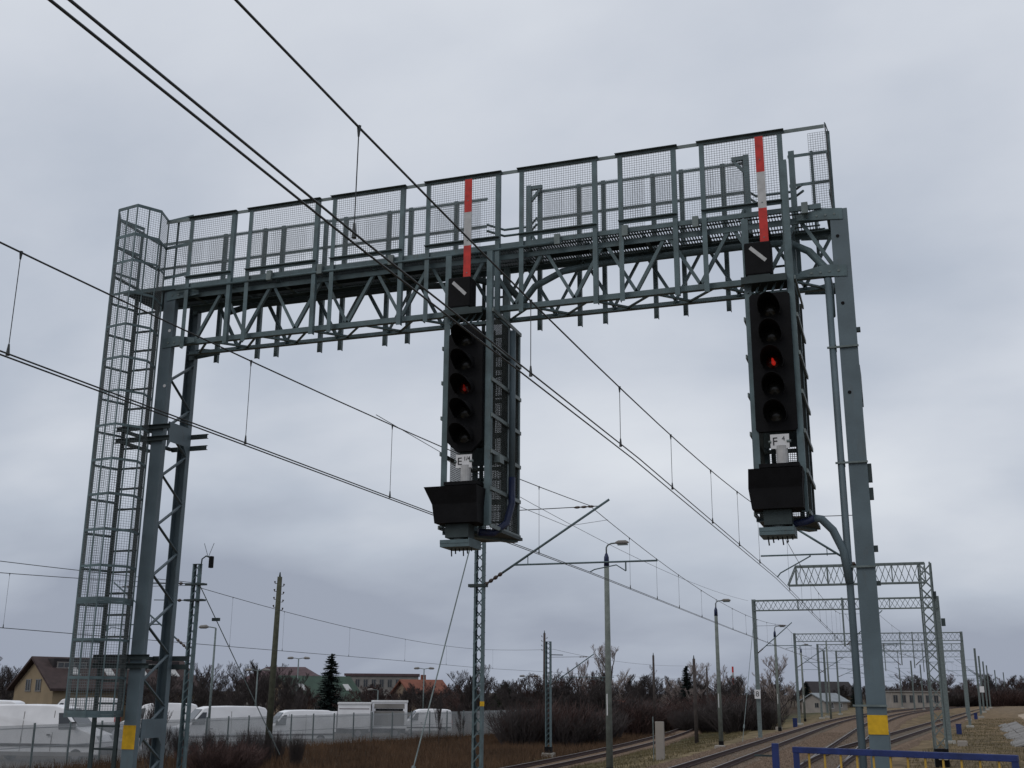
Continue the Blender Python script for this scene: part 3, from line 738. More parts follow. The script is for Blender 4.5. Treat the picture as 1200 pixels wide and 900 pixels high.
# ------------------------------------------------------------------ overhead line masts
def insulator(b, p0, p1, r=0.055, k=4):
    p0, p1 = Vector(p0), Vector(p1)
    pts, rr = [], []
    for i in range(k):
        for f_, q in ((0.0, 0.4), (0.35, 1.0), (0.65, 1.0), (0.99, 0.4)):
            pts.append(p0 + (p1-p0) * ((i+f_)/k)); rr.append(r*q)
    return b.tube(pts, rr, 8)
def cantilever(t, x, y, s, ztop=7.45, zroot=5.4, reach=3.35, zreg=5.90, zc=5.66, xwire=None, m=None, pull=1, tip=1.45):
    """strut, registration tube and steady arm reaching to side s (+1/-1) from a mast at x"""
    m = m or M['steel']
    a, c = Vector((x + s*0.12, y, zroot)), Vector((x + s*reach, y, ztop))
    q = a + (c-a)*0.16
    st = MB().tube([q, c + (c-a).normalized()*0.25], 0.032, 8).build('strut', m, t, smooth=True)
    insulator(MB(), a, q).build('insulator', M['porcelain'], st)
    r0 = a + (c-a)*((zreg-zroot)/(ztop-zroot))
    e = Vector((x + s*(reach+tip), y, zreg))
    rt = MB().tube([r0, e], 0.024, 8).build('registration_tube', m, t, smooth=True)
    MB().tube([r0 + (c-a)*0.12, r0 + (c-a)*0.12 + Vector((0,0,-0.24))], 0.012, 6).build('hanger', m, rt)
    xw = xwire if xwire is not None else x + s*2.75
    s2 = s*pull
    k = Vector((xw + s2*0.95, y, zreg))
    MB().tube([k, k + Vector((0,0,-0.24 if pull > 0 else -0.07))], 0.02, 6).build('drop_bracket', m, rt)
    if pull < 0:
        MB().tube([k + Vector((0,0,-0.05)), Vector((xw+s2*0.1,y,zc+0.14)), Vector((xw,y,zc+0.02))], 0.02, 6).build('steady_arm', m, rt)
    else: MB().tube([k + Vector((0,0,-0.24)), k + Vector((-s2*0.25,0,-0.08)), Vector((xw+s2*0.12,0,zreg-0.18)) + Vector((0,y,0)), Vector((xw,y,zc+0.02))], 0.016, 6).build('steady_arm', m, rt)
    # tie wire back to the mast
    MB().tube([Vector((x + s*0.12, y, ztop-0.05)), c + Vector((-s*0.1,0,-0.03))], 0.012, 5).build('tie_wire', M['copper'], t)
    insulator(MB(), c + Vector((-s*0.75,0,-0.04)), c + Vector((-s*0.2,0,-0.03)), 0.035, 3).build('insulator', M['porcelain'], t)
def mast(x, y, h, label, w=0.26, dy=0.16, zb=None, lace=True, m=None, sy=1, group='catenary masts'):
    m = m or M['steel']
    zb = gz(x, y) if zb is None else zb
    t = thing('catenary_mast', (x, y, zb), label, 'catenary mast', group)
    for s in (-1, 1):
        MB().chan((x+s*w/2, y, zb), (x+s*w/2, y, h), dy, 0.055, 0.008, up=(-s, 0, 0)).build('leg', m, t)
    z = zb + 0.3; k = 0
    while lace and z < h - 0.3:
        for q, sg in ((-0.5, 1), (0.5, -1)):
            yy = y + q*dy
            MB().beam((x - sg*w/2, yy, z), (x + sg*w/2, yy, z + 0.30), 0.03, 0.006, up=(0,1,0)).build('lacing', m, t)
        z += 0.30
    MB().box((x-w/2-.01, y-dy/2-.01, h), (x+w/2+.01, y+dy/2+.01, h+0.012)).build('cap_plate', m, t)
    MB().box((x-0.35, y-0.35, zb-0.4), (x+0.35, y+0.35, zb+0.25)).build('foundation', M['concrete'], t, bevel=0.02)
    return t
def guy(t, p0, p1, tight=True):
    p0, p1 = Vector(p0), Vector(p1)
    g_ = MB().tube([p0, p1], 0.018, 6).build('guy_wire', M['galv'], t)
    q = p0 + (p1-p0)*0.86
    MB().tube([q, q + (p1-p0).normalized()*0.3], 0.05, 6).build('turnbuckle', M['galv'], g_)

t = mast(-10.6, 28.3, 8.3, 'slim lattice mast directly behind the signal marked E', w=0.27)
cantilever(t, -10.6, 28.3, 1, 7.42, 5.40, 3.38, 5.92, 5.66, -7.55)
MB().box((-10.9, 28.2, 5.36), (-10.4, 28.40, 5.44)).build('mast_band', M['dark'], t)
guy(t, (-10.6, 28.2, 7.4), (-10.6, 23.6, 0.0))
MB().box((-10.52, 28.21, 2.3), (-10.4, 28.215, 2.42)).build('number_plate', M['yellow'], t)

t = mast(-0.80, 33.0, 8.3, 'lattice mast hidden behind the gantry right column with arm over the middle track', w=0.22)
cantilever(t, -0.80, 33.0, -1, 7.62, 6.05, 2.40, 6.50, 5.86, -3.27, pull=-1, tip=0.5)

t = mast(-25.6, 37.2, 7.35, 'channel mast with black box and antenna rods on top beside the parked vans', w=0.30, dy=0.2, zb=-1.4)
cantilever(t, -25.6, 37.2, -1, 6.6, 4.15, 3.6, 5.1, 4.4, -28.6)
MB().tube([(-25.45,37.2,7.2),(-25.42,37.2,7.55),(-25.25,37.2,7.66),(-25.05,37.2,7.60)], 0.03, 6).build('bracket', M['dark'], t)
MB().cbox((-25.0, 37.2, 7.42), (0.14, 0.16, 0.45)).build('black_box', M['black'], t, bevel=0.02)
for s in (-1, 1): MB().tube([(-25.15, 37.2, 7.6), (-25.15+s*0.22, 37.2, 8.15)], 0.01, 5).build('antenna_rod', M['dark'], t)
for z in (6.55, 5.95): 
    MB().box((-26.0, 37.05, z), (-25.2, 37.35, z+0.07)).build('mast_band', M['dark'], t)
guy(t, (-25.4, 37.1, 6.6), (-24.0, 41.5, 0.2))
MB().cbox((-25.12, 38.0, 5.3), (0.3, 0.12, 0.12)).build('anchor_clamp', M['dark'], t)
for z, l in ((6.62, 2.2), (5.98, 1.7)):
    a_ = MB().tube([(-25.75, 37.2, z), (-25.75-l, 37.2, z+0.05)], 0.018, 6).build('tie_rod', M['dark'], t)
    insulator(MB(), (-26.2, 37.2, z+0.01), (-26.75, 37.2, z+0.03), 0.06, 3).build('insulator', M['porcelain'], a_)

t = mast(-21.15, 68.9, 5.75, 'open lattice mast with black painted foot beside the overgrown siding', w=0.34, dy=0.3, zb=-1.15)
cantilever(t, -21.15, 68.9, 1, 4.85, 3.1, 2.75, 3.6, 3.4, -18.6)
MB().box((-21.36, 68.72, -1.1), (-20.94, 69.08, -0.55)).build('black_foot', M['black'], t)
MB().tube([(-21.0, 68.9, 4.95), (-20.2, 68.9, 4.93)], 0.03, 6).build('insulator_arm', M['dark'], t)

# ------------------------------------------------------------------ portals over the tracks
def portal(y, x0, x1, zt, depth, label, left_post=True, lattice_right=False, nd=14, wide=0.5, split=True, free=0.0, m=None, drops=(), parts=True):
    m = m or M['galv']
    t = thing('catenary_portal', (x1, y, gz(x1, y)), label, 'catenary portal', 'portals over the tracks')
    posts = ([(x0, False)] if left_post else []) + [(x1, lattice_right)]
    for x, lat in posts:
        zb = min(gz(x, y), -0.1)
        if lat:
            w = 0.5
            for sx in (-1, 1):
                for sy in (-1, 1):
                    MB().angle((x+sx*w/2, y+sy*w/2, zb), (x+sx*w/2, y+sy*w/2, zt), 0.07, 0.01, up=(0, sy, 0), sx=-sx, sy=-1).build('post_leg', m, t)
            z = zb + 0.2
            while z < zt - 0.5:
                for q in (-1, 1):
                    MB().beam((x-w/2, y+q*w/2, z), (x+w/2, y+q*w/2, z+0.55), 0.035, 0.01, up=(0,1,0)).build('post_lacing', m, t)
                    MB().beam((x+w/2, y+q*(w/2-0.012), z), (x-w/2, y+q*(w/2-0.012), z+0.55), 0.035, 0.01, up=(0,1,0)).build('post_lacing', m, t)
                z += 0.55
            MB().box((x-0.3, y-0.3, zb), (x+0.3, y+0.3, 0.35)).build('black_foot', M['black'], t)
            MB().cbox((x+0.05, y-0.5, 0.0), (0.4, 0.3, 0.22)).build('foundation', M['concrete'], t, bevel=0.03)
        else:
            MB().chan((x, y-0.13, zb), (x, y-0.13, zt+0.05), 0.26, 0.24, 0.012, up=(0,1,0)).build('post', m, t)
            MB().box((x-0.35, y-0.35, zb-0.3), (x+0.35, y+0.35, zb+0.2)).build('foundation', M['concrete'], t, bevel=0.02)
    for sy in (-1, 1):
        yy = y + sy*wide/2
        MB().beam((x0+free, yy, zt-0.04), (x1, yy, zt-0.04), 0.07, 0.08).build('chord', m, t)
        MB().beam((x0, yy, zt-depth), (x1, yy, zt-depth), 0.06, 0.06).build('chord', m, t)
        if free: MB().beam((x0, yy, zt-depth), (x0+free, yy, zt-0.04), 0.05).build('end_strut', m, t)
        dxx = (x1-x0-free)/nd
        for i in range(nd):
            xa = x0 + free + i*dxx
            a, c = (zt-depth+0.04, zt-0.08) if (i + (sy > 0)) % 2 == 0 else (zt-0.08, zt-depth+0.04)
            MB().beam((xa, yy, a), (xa+dxx, yy, c), 0.035, 0.03).build('web_diagonal', m, t)
        for i in range(0, nd + 1, max(4, nd//4)):
            MB().beam((x0+free+i*dxx, yy, zt-depth), (x0+free+i*dxx, yy, zt-0.04), 0.05).build('web_post', m, t)
    for xd, zd in drops:
        MB().beam((xd, y-wide/2-0.05, zd), (xd, y-wide/2-0.05, zt+0.05), 0.11, 0.11, up=(0,1,0)).build('drop_arm', m, t)
    return t
pa = portal(56.0, -5.05, 1.22, 8.65, 0.93, 'one-legged portal with lattice post and free left beam end', left_post=False, lattice_right=True, nd=20, free=0.4)
MB().box((1.45, 55.9, 7.0), (1.62, 56.1, 7.3)).build('switch_box', M['dark'], pa)
pb = portal(81.0, -9.75, 2.35, 9.02, 0.72, 'two-legged portal whose left post carries a white number plate', nd=36, drops=((-3.76, 5.8),))
cantilever(pb, -9.75, 81.0, 1, 7.3, 5.4, 2.35, 5.9, 5.66, -7.75)
cantilever(pb, -3.76, 80.7, 1, 8.0, 5.9, 2.4, 6.0, 5.7, -1.4)
plt = MB().box((-9.95, 80.62, 2.35), (-9.55, 80.64, 2.95)).build('number_plate', M['white'], pb)
put_text('8', 0.5, M['text'], (-9.76, 80.615, 2.65), plt)
guy(pb, (-9.8, 80.8, 7.5), (-9.9, 73.0, -0.3))
MB().box((2.5, 80.9, 7.1), (2.75, 81.1, 7.6)).build('switch_box', M['dark'], pb)
pc = portal(124.0, -10.85, 5.6, 8.85, 0.82, 'portal standing beyond the plated one, in front of the white gabled house', nd=40, drops=((-0.3, 5.6), (0.9, 5.3)))
cantilever(pc, -10.85, 124.0, 1, 7.3, 5.4, 3.0, 5.9, 5.7, -7.6)
for x_, s_ in ((-0.3, -1), (0.9, 1)): cantilever(pc, x_, 123.6, s_, 7.6, 5.6, 2.3, 5.9, 5.7, x_ + s_*2.0)
pe_ = portal(155.0, -10.7, 6.9, 9.0, 0.85, 'thin portal between the middle portal and the farthest one', nd=30, drops=((-2.4, 5.6), (2.2, 5.5)))
cantilever(pe_, -10.7, 155.0, 1, 7.3, 5.4, 3.2, 5.9, 5.7, -7.2)
pd_ = portal(190.0, -10.3, 8.3, 9.3, 0.9, 'farthest portal, thin and small above the track curve', nd=24, drops=((-1.0, 5.6),))
cantilever(pd_, -10.3, 190.0, 1, 7.3, 5.4, 4.5, 5.9, 5.7, -5.0)

for (x, y, h, lab) in ((12.0, 212, 9.2, 'channel mast with white number plate beside the diverging track'),
                       (17.4, 282, 9.3, 'far mast just beyond the plated mast along the track curve'),
                       (22.6, 335, 9.3, 'far mast near the end of the row along the track curve'),
                       (27.4, 372, 9.4, 'last tiny mast of the row along the track curve'),
                       (3.0, 262, 9.0, 'far mast standing between the curving tracks'), (-6.5, 240, 8.8, 'far mast left of the tracks beyond the portals'),
                       (9.3, 172, 9.0, 'mast between the middle portal and the plated mast'), (-10.6, 165, 8.6, 'slim mast left of the tracks in front of the pale gabled house'),
                       (14.6, 246, 9.2, 'far mast right behind the plated mast'), (1.0, 225, 8.8, 'far mast in front of the pale depot'), (-1.5, 300, 9.0, 'tiny mast beside the corner of the pale depot')):
    t = mast(x, y, h, lab, w=0.28, lace=False, m=M['galv'], group='masts along the curve')
    MB().box((x-0.14, y-0.02, 0.2), (x+0.14, y+0.02, h)).build('web', M['galv'], t)
    cantilever(t, x, y, -1, 7.5, 5.6, 2.6, 6.0, 5.7)
    if x == 12.0:
        MB().box((x-0.35, y-0.12, 3.2), (x+0.35, y-0.10, 4.2)).build('number_plate', M['white'], t)

# ------------------------------------------------------------------ overhead wires
def para(p0, p1, sag, n=16):
    p0, p1 = Vector(p0), Vector(p1)
    return [p0 + (p1-p0)*(i/n) - Vector((0,0,4*sag*(i/n)*(1-i/n))) for i in range(n+1)]
def zpath(pts, y):
    for a, c in zip(pts, pts[1:]):
        if a.y <= y <= c.y:
            k = (y-a.y)/(c.y-a.y); return a + (c-a)*k
    return pts[-1]
def overhead(label, mess, cont, drops, gap=0.085, rm=0.0095, rc=0.0085, extra=()):
    for p_ in mess: p_.x = zpath(cont, p_.y).x
    t = thing('overhead_line', cont[0], label, 'overhead wires', 'overhead contact lines')
    MB().tube(mess, rm, 6).build('messenger_wire', M['copper'], t, smooth=True)
    for s in ((-1, 1) if gap else (0,)):
        MB().tube([p + Vector((s*gap/2, 0, 0)) for p in cont], rc, 6).build('contact_wire', M['copper'], t, smooth=True)
    for y in drops:
        a, c = zpath(mess, y), zpath(cont, y)
        dr = MB().tube([a, c + Vector((0,0,0.02))], 0.0045, 5).build('dropper', M['copper'], t)
        MB().tube([c + Vector((0,0,0.11)), c + Vector((0,0,0.0))], [0.009, 0.02], 6).build('clip', M['copper'], dr)
        MB().tube([a + Vector((0,0,0.012)), a + Vector((0,0,-0.07))], [0.018, 0.008], 6).build('clip', M['copper'], dr)
    for pts, r_ in extra: MB().tube(pts, r_, 5).build('auxiliary_wire', M['copper'], t, smooth=True)
    return t
V = Vector
mA = para((-7.9,-20,7.35), (-7.55,28.3,7.42), 0.73, 24) + para((-7.55,28.3,7.42), (-7.75,81,7.3), 0.75, 24)[1:] + para((-7.75,81,7.3), (-7.7,124,7.3), 0.6)[1:] + para((-7.7,124,7.3), (-5.4,190,7.3), 0.7)[1:]
cA = [V((-7.9,-20,5.63)), V((-7.68,10,5.65)), V((-7.55,28.3,5.66)), V((-7.65,55,5.62)), V((-7.75,81,5.66)), V((-7.7,124,5.7)), V((-5.0,190,5.7)), V((0,260,5.7))]
overhead('overhead line above the track that passes under the signal marked E', mA, cA, [-2.5,3.0,7.9,11.95,16.2,20.0,24.0,33,37,41,46,50,55,60,65,70,75,86,92,98,104,110,116],
         extra=((para((-7.84,16,7.0),(-7.5,60,7.35),0.42), 0.006), ([V((-7.35,29.5,7.2)), V((-7.5,26,6.55)), V((-7.6,22,6.5)), V((-7.8,18.7,6.85))], 0.006)))
mB = para((-3.42,-16,7.3), (-3.25,33,7.62), 0.95, 24) + para((-3.25,33,7.62), (-3.6,81,8.0), 0.8, 24)[1:] + para((-3.6,81,8.0), (-3.3,124,7.6), 0.6)[1:] + para((-3.3,124,7.6), (-0.5,190,7.4), 0.7)[1:]
cB = [V((-3.42,-16,5.55)), V((-3.36,6.5,5.66)), V((-3.32,15,5.80)), V((-3.27,33,5.86)), V((-3.42,56,5.75)), V((-3.6,81,5.7)), V((-3.3,124,5.7)), V((-0.8,190,5.7)), V((4.5,260,5.7))]
overhead('overhead line above the middle track, passing between both signals', mB, cB, [-9,-3,2,6.4,10.3,14.1,17.6,21.6,25.3,29,37,42,47,52,57,62,67,72,86,92,98,104,110,116])
mC = para((-1.4,56,7.8), (-1.2,81,7.9), 0.3) + para((-1.2,81,7.9), (3.2,124,7.6), 0.5)[1:] + para((3.2,124,7.6), (9.4,212,7.5), 0.7)[1:] + para((9.4,212,7.5), (14.8,282,7.5), 0.6)[1:]
cC = [V((-1.6,56,6.6)), V((-1.4,81,5.72)), V((2.9,124,5.7)), V((9.4,212,5.7)), V((14.8,282,5.7))]
overhead('overhead line above the diverging track along the mast row', mC, cC, [62,68,74,88,96,104,112,135,150,165,180])
mD = para((-24.5,-10,6.2), (-26.1,37.2,6.62), 0.75, 20) + para((-26.1,37.2,6.62), (-29.6,98,6.4), 0.85, 20)[1:] + para((-29.6,98,6.4), (-26,150,6.2), .5)[1:]
cD = [V((-24.5,-10,4.45)), V((-25.6,28,4.42)), V((-26.1,38,4.40)), V((-28,60,4.42)), V((-30.4,82,4.42)), V((-29,110,4.4)), V((-26,150,4.4))]
overhead('low overhead line beyond the channel mast near the parked vans', mD, cD, [18,27.5,33,41,46,54,63,72,84,96], gap=0, rm=0.012, rc=0.012,
         extra=((para((-27,-6,6.75),(-25.8,37.2,6.66),0.35), 0.012),))

# ------------------------------------------------------------------ lamp posts along the siding
def lamp(x, y, h, label, rz=0.0):
    zb = gz(x, y)
    t = thing('lamp_post', (x, y, zb), label, 'lamp post', 'lamp posts beside the tracks')
    MB().tube([(x,y,zb), (x,y,zb+0.3)], [0.15,0.15], 12).build('foot', M['black'], t)
    MB().tube([(x,y,zb+0.3), (x,y,h-0.85)], [0.135,0.10], 12).build('pole', M['lamppost'], t, smooth=True)
    MB().tube([(x,y,h-0.85), (x,y,h-0.5), (x,y,h-0.35)], [0.11,0.10,0.05], 12).build('collar', M['hose'], t, smooth=True)
    MB().tube([(x,y,h-0.4), (x,y,h-0.12), (x+0.06,y,h-0.02), (x+0.2,y,h+0.04), (x+0.45,y,h+0.06)], 0.032, 8).build('arm', M['galv'], t, smooth=True)
    hd = MB().tube([(x+0.38,y,h+0.06), (x+0.5,y,h+0.075), (x+0.8,y,h+0.075), (x+0.92,y,h+0.06)], [0.04,0.085,0.085,0.03], 10).build('lamp_head', M['greywall'], t, smooth=True)
    MB().box((x+0.47, y-0.07, h-0.04), (x+0.88, y+0.07, h-0.005)).build('lamp_glass', M['galv'], hd)
    MB().box((x-0.05, y-0.142, zb+2.2), (x-0.01, y-0.130, zb+3.0)).build('number_strip', M['white'], t)
    return t
lamp(-10.95, 43.6, 8.38, 'tall lamp post with blue collar crossing the cantilever arm')
lamp(-10.6, 69.1, 8.05, 'tall lamp post left of the portal with the number plate')
lamp(-10.4, 100.1, 8.25, 'tall lamp post seen inside the portal with the number plate')
lamp(-11.6, 140.0, 8.3, 'farthest slim lamp post in front of the white gabled house')

# concrete marker and small track-side things
t = thing('concrete_post', (-11.1, 54.0, gz(-11.1,54)), 'pale concrete slab post standing beside the siding bank', 'post')
MB().box((-11.33, 53.9, -0.6), (-10.93, 54.1, 1.38)).build('slab', M['palewall'], t, bevel=0.02)
MB().tube([(-11.42, 53.9, -0.6), (-11.42, 53.9, 1.6)], 0.025, 6).build('rod', M['galv'], t)
for x, y, lab in ((3.65, 100, 'small blue cabinet at the foot of the right portal posts'), (-10.2, 112, 'small blue cabinet beside the left post of the middle portal'), (8.0, 160, 'small blue cabinet farther along the sandy bank')):
    t = thing('trackside_cabinet', (x, y, gz(x,y)), lab, 'cabinet', 'blue cabinets')
    z = gz(x,y)
    MB().box((x-0.2,y-0.15,z-.1),(x+0.2,y+0.15,z+0.75)).build('cabinet', M['blue'], t, bevel=0.02)
    MB().box((x-0.23,y-0.18,z+0.75),(x+0.23,y+0.18,z+0.80)).build('lid', M['blue'], t)
for x, y, lab in ((2.9, 76, 'white concrete block beside the right post of the plated portal'), (-10.2, 66, 'white concrete block anchoring the guy of the plated portal'), (-11.2, 107, 'white concrete block beside the blue cabinet')):
    z = gz(x,y)
    tag(MB().box((x-0.28,y-0.25,z-0.2),(x+0.28,y+0.25,z+0.30)).build('concrete_block', M['palewall'], bevel=0.04), lab, 'concrete block', 'concrete blocks')

# ------------------------------------------------------------------ buildings
RIGHT = Vector((math.cos(YAW), math.sin(YAW), 0)); FWD = Vector((-math.sin(YAW), math.cos(YAW), 0))
def heading(deg):
    """world angle of a direction turned deg (counter-clockwise from above) from camera right"""
    return YAW + R(deg)
def window(parent, c, w, h, axis, nrm, frame='white', glass='glass'):
    """window as a part: frame with recessed pane; c centre on the wall, axis along it, nrm outward (local coords)"""
    c, axis, nrm = Vector(c), Vector(axis), Vector(nrm)
    b = MB(); z = Vector((0,0,1)); f = 0.09
    def slab(cx, cz, ww, hh, d0, d1):
        p = c + axis*cx + z*cz
        vs = [p + axis*(sx*ww/2) + z*(sz*hh/2) + nrm*d for d in (d0, d1) for sx, sz in ((-1,-1),(1,-1),(1,1),(-1,1))]
        b.poly(vs, [(0,1,2,3),(7,6,5,4),(0,4,5,1),(1,5,6,2),(2,6,7,3),(3,7,4,0)])
    slab(0, 0, w, h, 0.0, 0.03)
    fr = inst('window', b.mesh('window', M[glass]), parent)
    for nm, a in (('frame', (0, h/2, w+2*f, f)), ('frame', (0, -h/2, w+2*f, f)), ('frame', (-w/2, 0, f, h-f)), ('frame', (w/2, 0, f, h-f)), ('glazing_bar', (0, 0, 0.06, h-f))):
        b = MB(); slab(*a, 0.0, 0.07); inst(nm, b.mesh(nm, M[frame]), fr)
    return fr
def gable_house(name, p, rz, Ln, W, eave, ridge, wall, roof, label, wins=(), skylights=0, chimney=True, over=0.5, group=None, dormer=False):
    """p: base point of the near gable corner centre; local x along the ridge, gable at x=0 and x=Ln"""
    t = thing(name, p, label, 'house', group, rz, local=True)
    h, r_ = eave, ridge
    b = MB().poly([(0,-W/2,-1),(Ln,-W/2,-1),(Ln,W/2,-1),(0,W/2,-1),(0,-W/2,h),(Ln,-W/2,h),(Ln,W/2,h),(0,W/2,h),(0,0,r_-0.1),(Ln,0,r_-0.1)],
                  [(0,1,5,4),(2,3,7,6),(3,0,4,8,7),(1,2,6,9,5),(4,5,9,8),(6,7,8,9)])
    wl = inst('wall', b.mesh('wall', M[wall]), t)
    k = (r_-h)/(W/2)
    for s in (-1, 1):
        yo = s*(W/2+over); ze = h - over*k
        b = MB().poly([(-over, yo, ze),(Ln+over, yo, ze),(Ln+over, 0, r_),(-over, 0, r_),(-over, yo, ze+0.22),(Ln+over, yo, ze+0.22),(Ln+over, 0, r_+0.22),(-over, 0, r_+0.22)],
                      [(0,1,2,3),(7,6,5,4),(0,4,5,1),(1,5,6,2),(2,6,7,3),(3,7,4,0)])
        rf = inst('roof', b.mesh('roof', M[roof]), t)
        if s == -1:
            for i in range(skylights):
                x = Ln*(0.18+0.7*i/max(1,skylights-1) if skylights > 1 else 0.5); y = -W*0.27; z = r_ + y*(-1)*-k + 0.25
                b = MB().poly([(x-0.4,y-0.5,z-0.5*k),(x+0.4,y-0.5,z-0.5*k),(x+0.4,y+0.4,z+0.4*k),(x-0.4,y+0.4,z+0.4*k),(x-0.4,y-0.5,z-0.5*k+.1),(x+0.4,y-0.5,z-0.5*k+.1),(x+0.4,y+0.4,z+0.4*k+.1),(x-0.4,y+0.4,z+0.4*k+.1)],
                              [(0,1,2,3),(7,6,5,4),(0,4,5,1),(1,5,6,2),(2,6,7,3),(3,7,4,0)])
                inst('skylight', b.mesh('skylight', M['offwhite']), rf)
            if dormer:
                for x0, x1 in ((Ln*0.06, Ln*0.30), (Ln*0.36, Ln*0.62), (Ln*0.68, Ln*0.94)):
                    y0, zt = -W*0.20, r_ - 0.05
                    z0 = r_ - W*0.20*k
                    b = MB().box((x0, y0, z0), (x1, -0.05, zt+0.1)); dm = inst('dormer', b.mesh('dormer', M['darkroof']), rf)
                    for q in range(2):
                        window(dm, (x0+(x1-x0)*(0.28+0.44*q), y0, z0+0.45), (x1-x0)*0.34, 0.5, (1,0,0), (0,-1,0), 'greywall')
    if chimney:
        c = MB().box((Ln*0.6-0.3, 0.3, r_-0.6), (Ln*0.6+0.3, 0.9, r_+0.9)); inst('chimney', c.mesh('chimney', M['orangeroof']), t)
    for side, x, z, w, hh in wins:
        if side == 'g': window(t, (0, x, z), w, hh, (0,-1,0), (-1,0,0), 'greywall')
        else: window(t, (x, -W/2, z), w, hh, (1,0,0), (0,-1,0))
    return t
p = at(33, 860, 112); p.z = -0.9
gable_house('tan_house', p, heading(48), 14.5, 7.4, 3.75, 6.2, 'tan', 'brownroof', 'tan rendered house with brown roof behind the ladder cage', dormer=True, skylights=4, chimney=False,
            wins=[('g',-0.9,3.9,0.9,1.0),('g',1.0,3.9,0.9,1.0),('g',-1.6,1.4,0.8,0.9),('g',1.2,1.4,0.8,0.9),('s',3.2,2.0,1.0,1.3),('s',6.2,2.0,1.0,1.3),('s',8.2,2.0,1.0,1.3),('s',11,2.0,1.0,1.3),('s',14,2.0,1.0,1.3)])
p = at(327, 860, 138); p.z = -0.9
gable_house('green_roofed_house', p, heading(42), 9, 6.6, 2.6, 5.1, 'beigewall', 'greenroof', 'beige house with steep green roof beside the spruce', wins=[('g',0.2,3.2,0.7,1.0),('s',3,1.4,1.0,0.8),('s',6,1.4,1.0,0.8)], chimney=False, skylights=2)
p = at(470, 860, 170); p.z = -0.8
gable_house('orange_roofed_house', p, heading(30), 6, 5.5, 3.4, 5.0, 'beigewall', 'orangeroof', 'small house with orange tile roof beyond the parked vans', wins=[('g',0,2.4,0.9,1.0),('s',2,2.4,0.9,1.0),('s',5,2.4,0.9,1.0)])
p = at(690, 860, 135); p.z = -0.9
gable_house('orange_roofed_shed', p, heading(15), 4, 4, 1.6, 2.6, 'palewall', 'orangeroof', 'low shed with orange roof showing above the shrubs', chimney=False, wins=[('s',2,1.0,0.7,0.6)])
p = at(955, 860, 262); p.z = -0.6
gable_house('white_gabled_house', p, heading(38), 8, 6.2, 1.9, 3.4, 'palewall', 'paleroof', 'pale gabled house with grey sheet roof behind the far portals', chimney=False, wins=[('g',-1,1.0,1.0,1.0),('s',2.4,1.0,1.2,1.2),('s',5.5,1.0,1.0,0.9)])
p = at(949, 860, 352); p.z = 0
gable_house('dark_roofed_barn', p, heading(12), 13, 10, 2.6, 6.2, 'beigewall', 'darkroof', 'broad barn with dark roof far behind the pale gabled house', chimney=False)
def flat_block(name, p, rz, Ln, W, H, wall, edge, label, rows, cols, edge_h=0.5):
    t = thing(name, p, label, 'building', None, rz, local=True)
    inst('wall', MB().box((0,0,-1),(Ln,W,H)).mesh('wall', M[wall]), t)
    inst('roof_edge', MB().box((-0.3,-0.3,H),(Ln+0.3,W+0.3,H+edge_h)).mesh('roof_edge', M[edge]), t)
    for r_ in range(rows):
        for c in range(cols):
            window(t, (Ln*(c+0.5)/cols, 0, H*(r_+0.55)/rows), Ln/cols*0.55, H/rows*0.5, (1,0,0), (0,-1,0), 'greywall')
    return t
p = at(402, 860, 250); p.z = -0.8
flat_block('long_grey_block', p, heading(4), 15.5, 9, 6.7, 'greywall', 'purpleroof', 'long grey flat block with maroon roof edge behind the trees', 2, 9)
p = at(1048, 860, 300); p.z = -0.2
flat_block('pale_depot', p, heading(0), 14, 10, 3.6, 'palewall', 'greywall', 'long pale depot building behind the right portal posts', 1, 7, 0.3)
def hip_house(p, rz, Ln, W, eave, ridge, label):
    t = thing('hip_roofed_house', p, label, 'house', None, rz, local=True)
    inst('wall', MB().box((0,0,-1),(Ln,W,eave)).mesh('wall', M['greywall']), t)
    k = 0.27*Ln
    inst('roof', MB().poly([(-.5,-.5,eave),(Ln+.5,-.5,eave),(Ln+.5,W+.5,eave),(-.5,W+.5,eave),(k,W/2,ridge),(Ln-k,W/2,ridge)], [(3,2,1,0),(0,1,5,4),(2,3,4,5),(1,2,5),(3,0,4)]).mesh('roof', M['purpleroof']), t)
    for i in range(4): window(t, (Ln*(i+.5)/4, 0, eave-1.4), 1.4, 1.1, (1,0,0), (0,-1,0), 'white')
    return t
p = at(272, 860, 200); p.z = -0.8
hip_house(p, heading(0), 14.5, 11, 4.6, 7.5, 'large house with plum hipped roof behind the wooden pole')

# striped chimney far away
p = at(860, 815, 400); p.z = 0
t = thing('factory_chimney', p, 'thin red and white banded chimney on the horizon', 'chimney', local=True)
for i in range(6):
    b = MB().tube([(0,0,i*1.95),(0,0,(i+1)*1.95)], 0.42-0.02*i, 12)
    inst('band', b.mesh('band', M['red' if i % 2 else 'offwhite']), t)

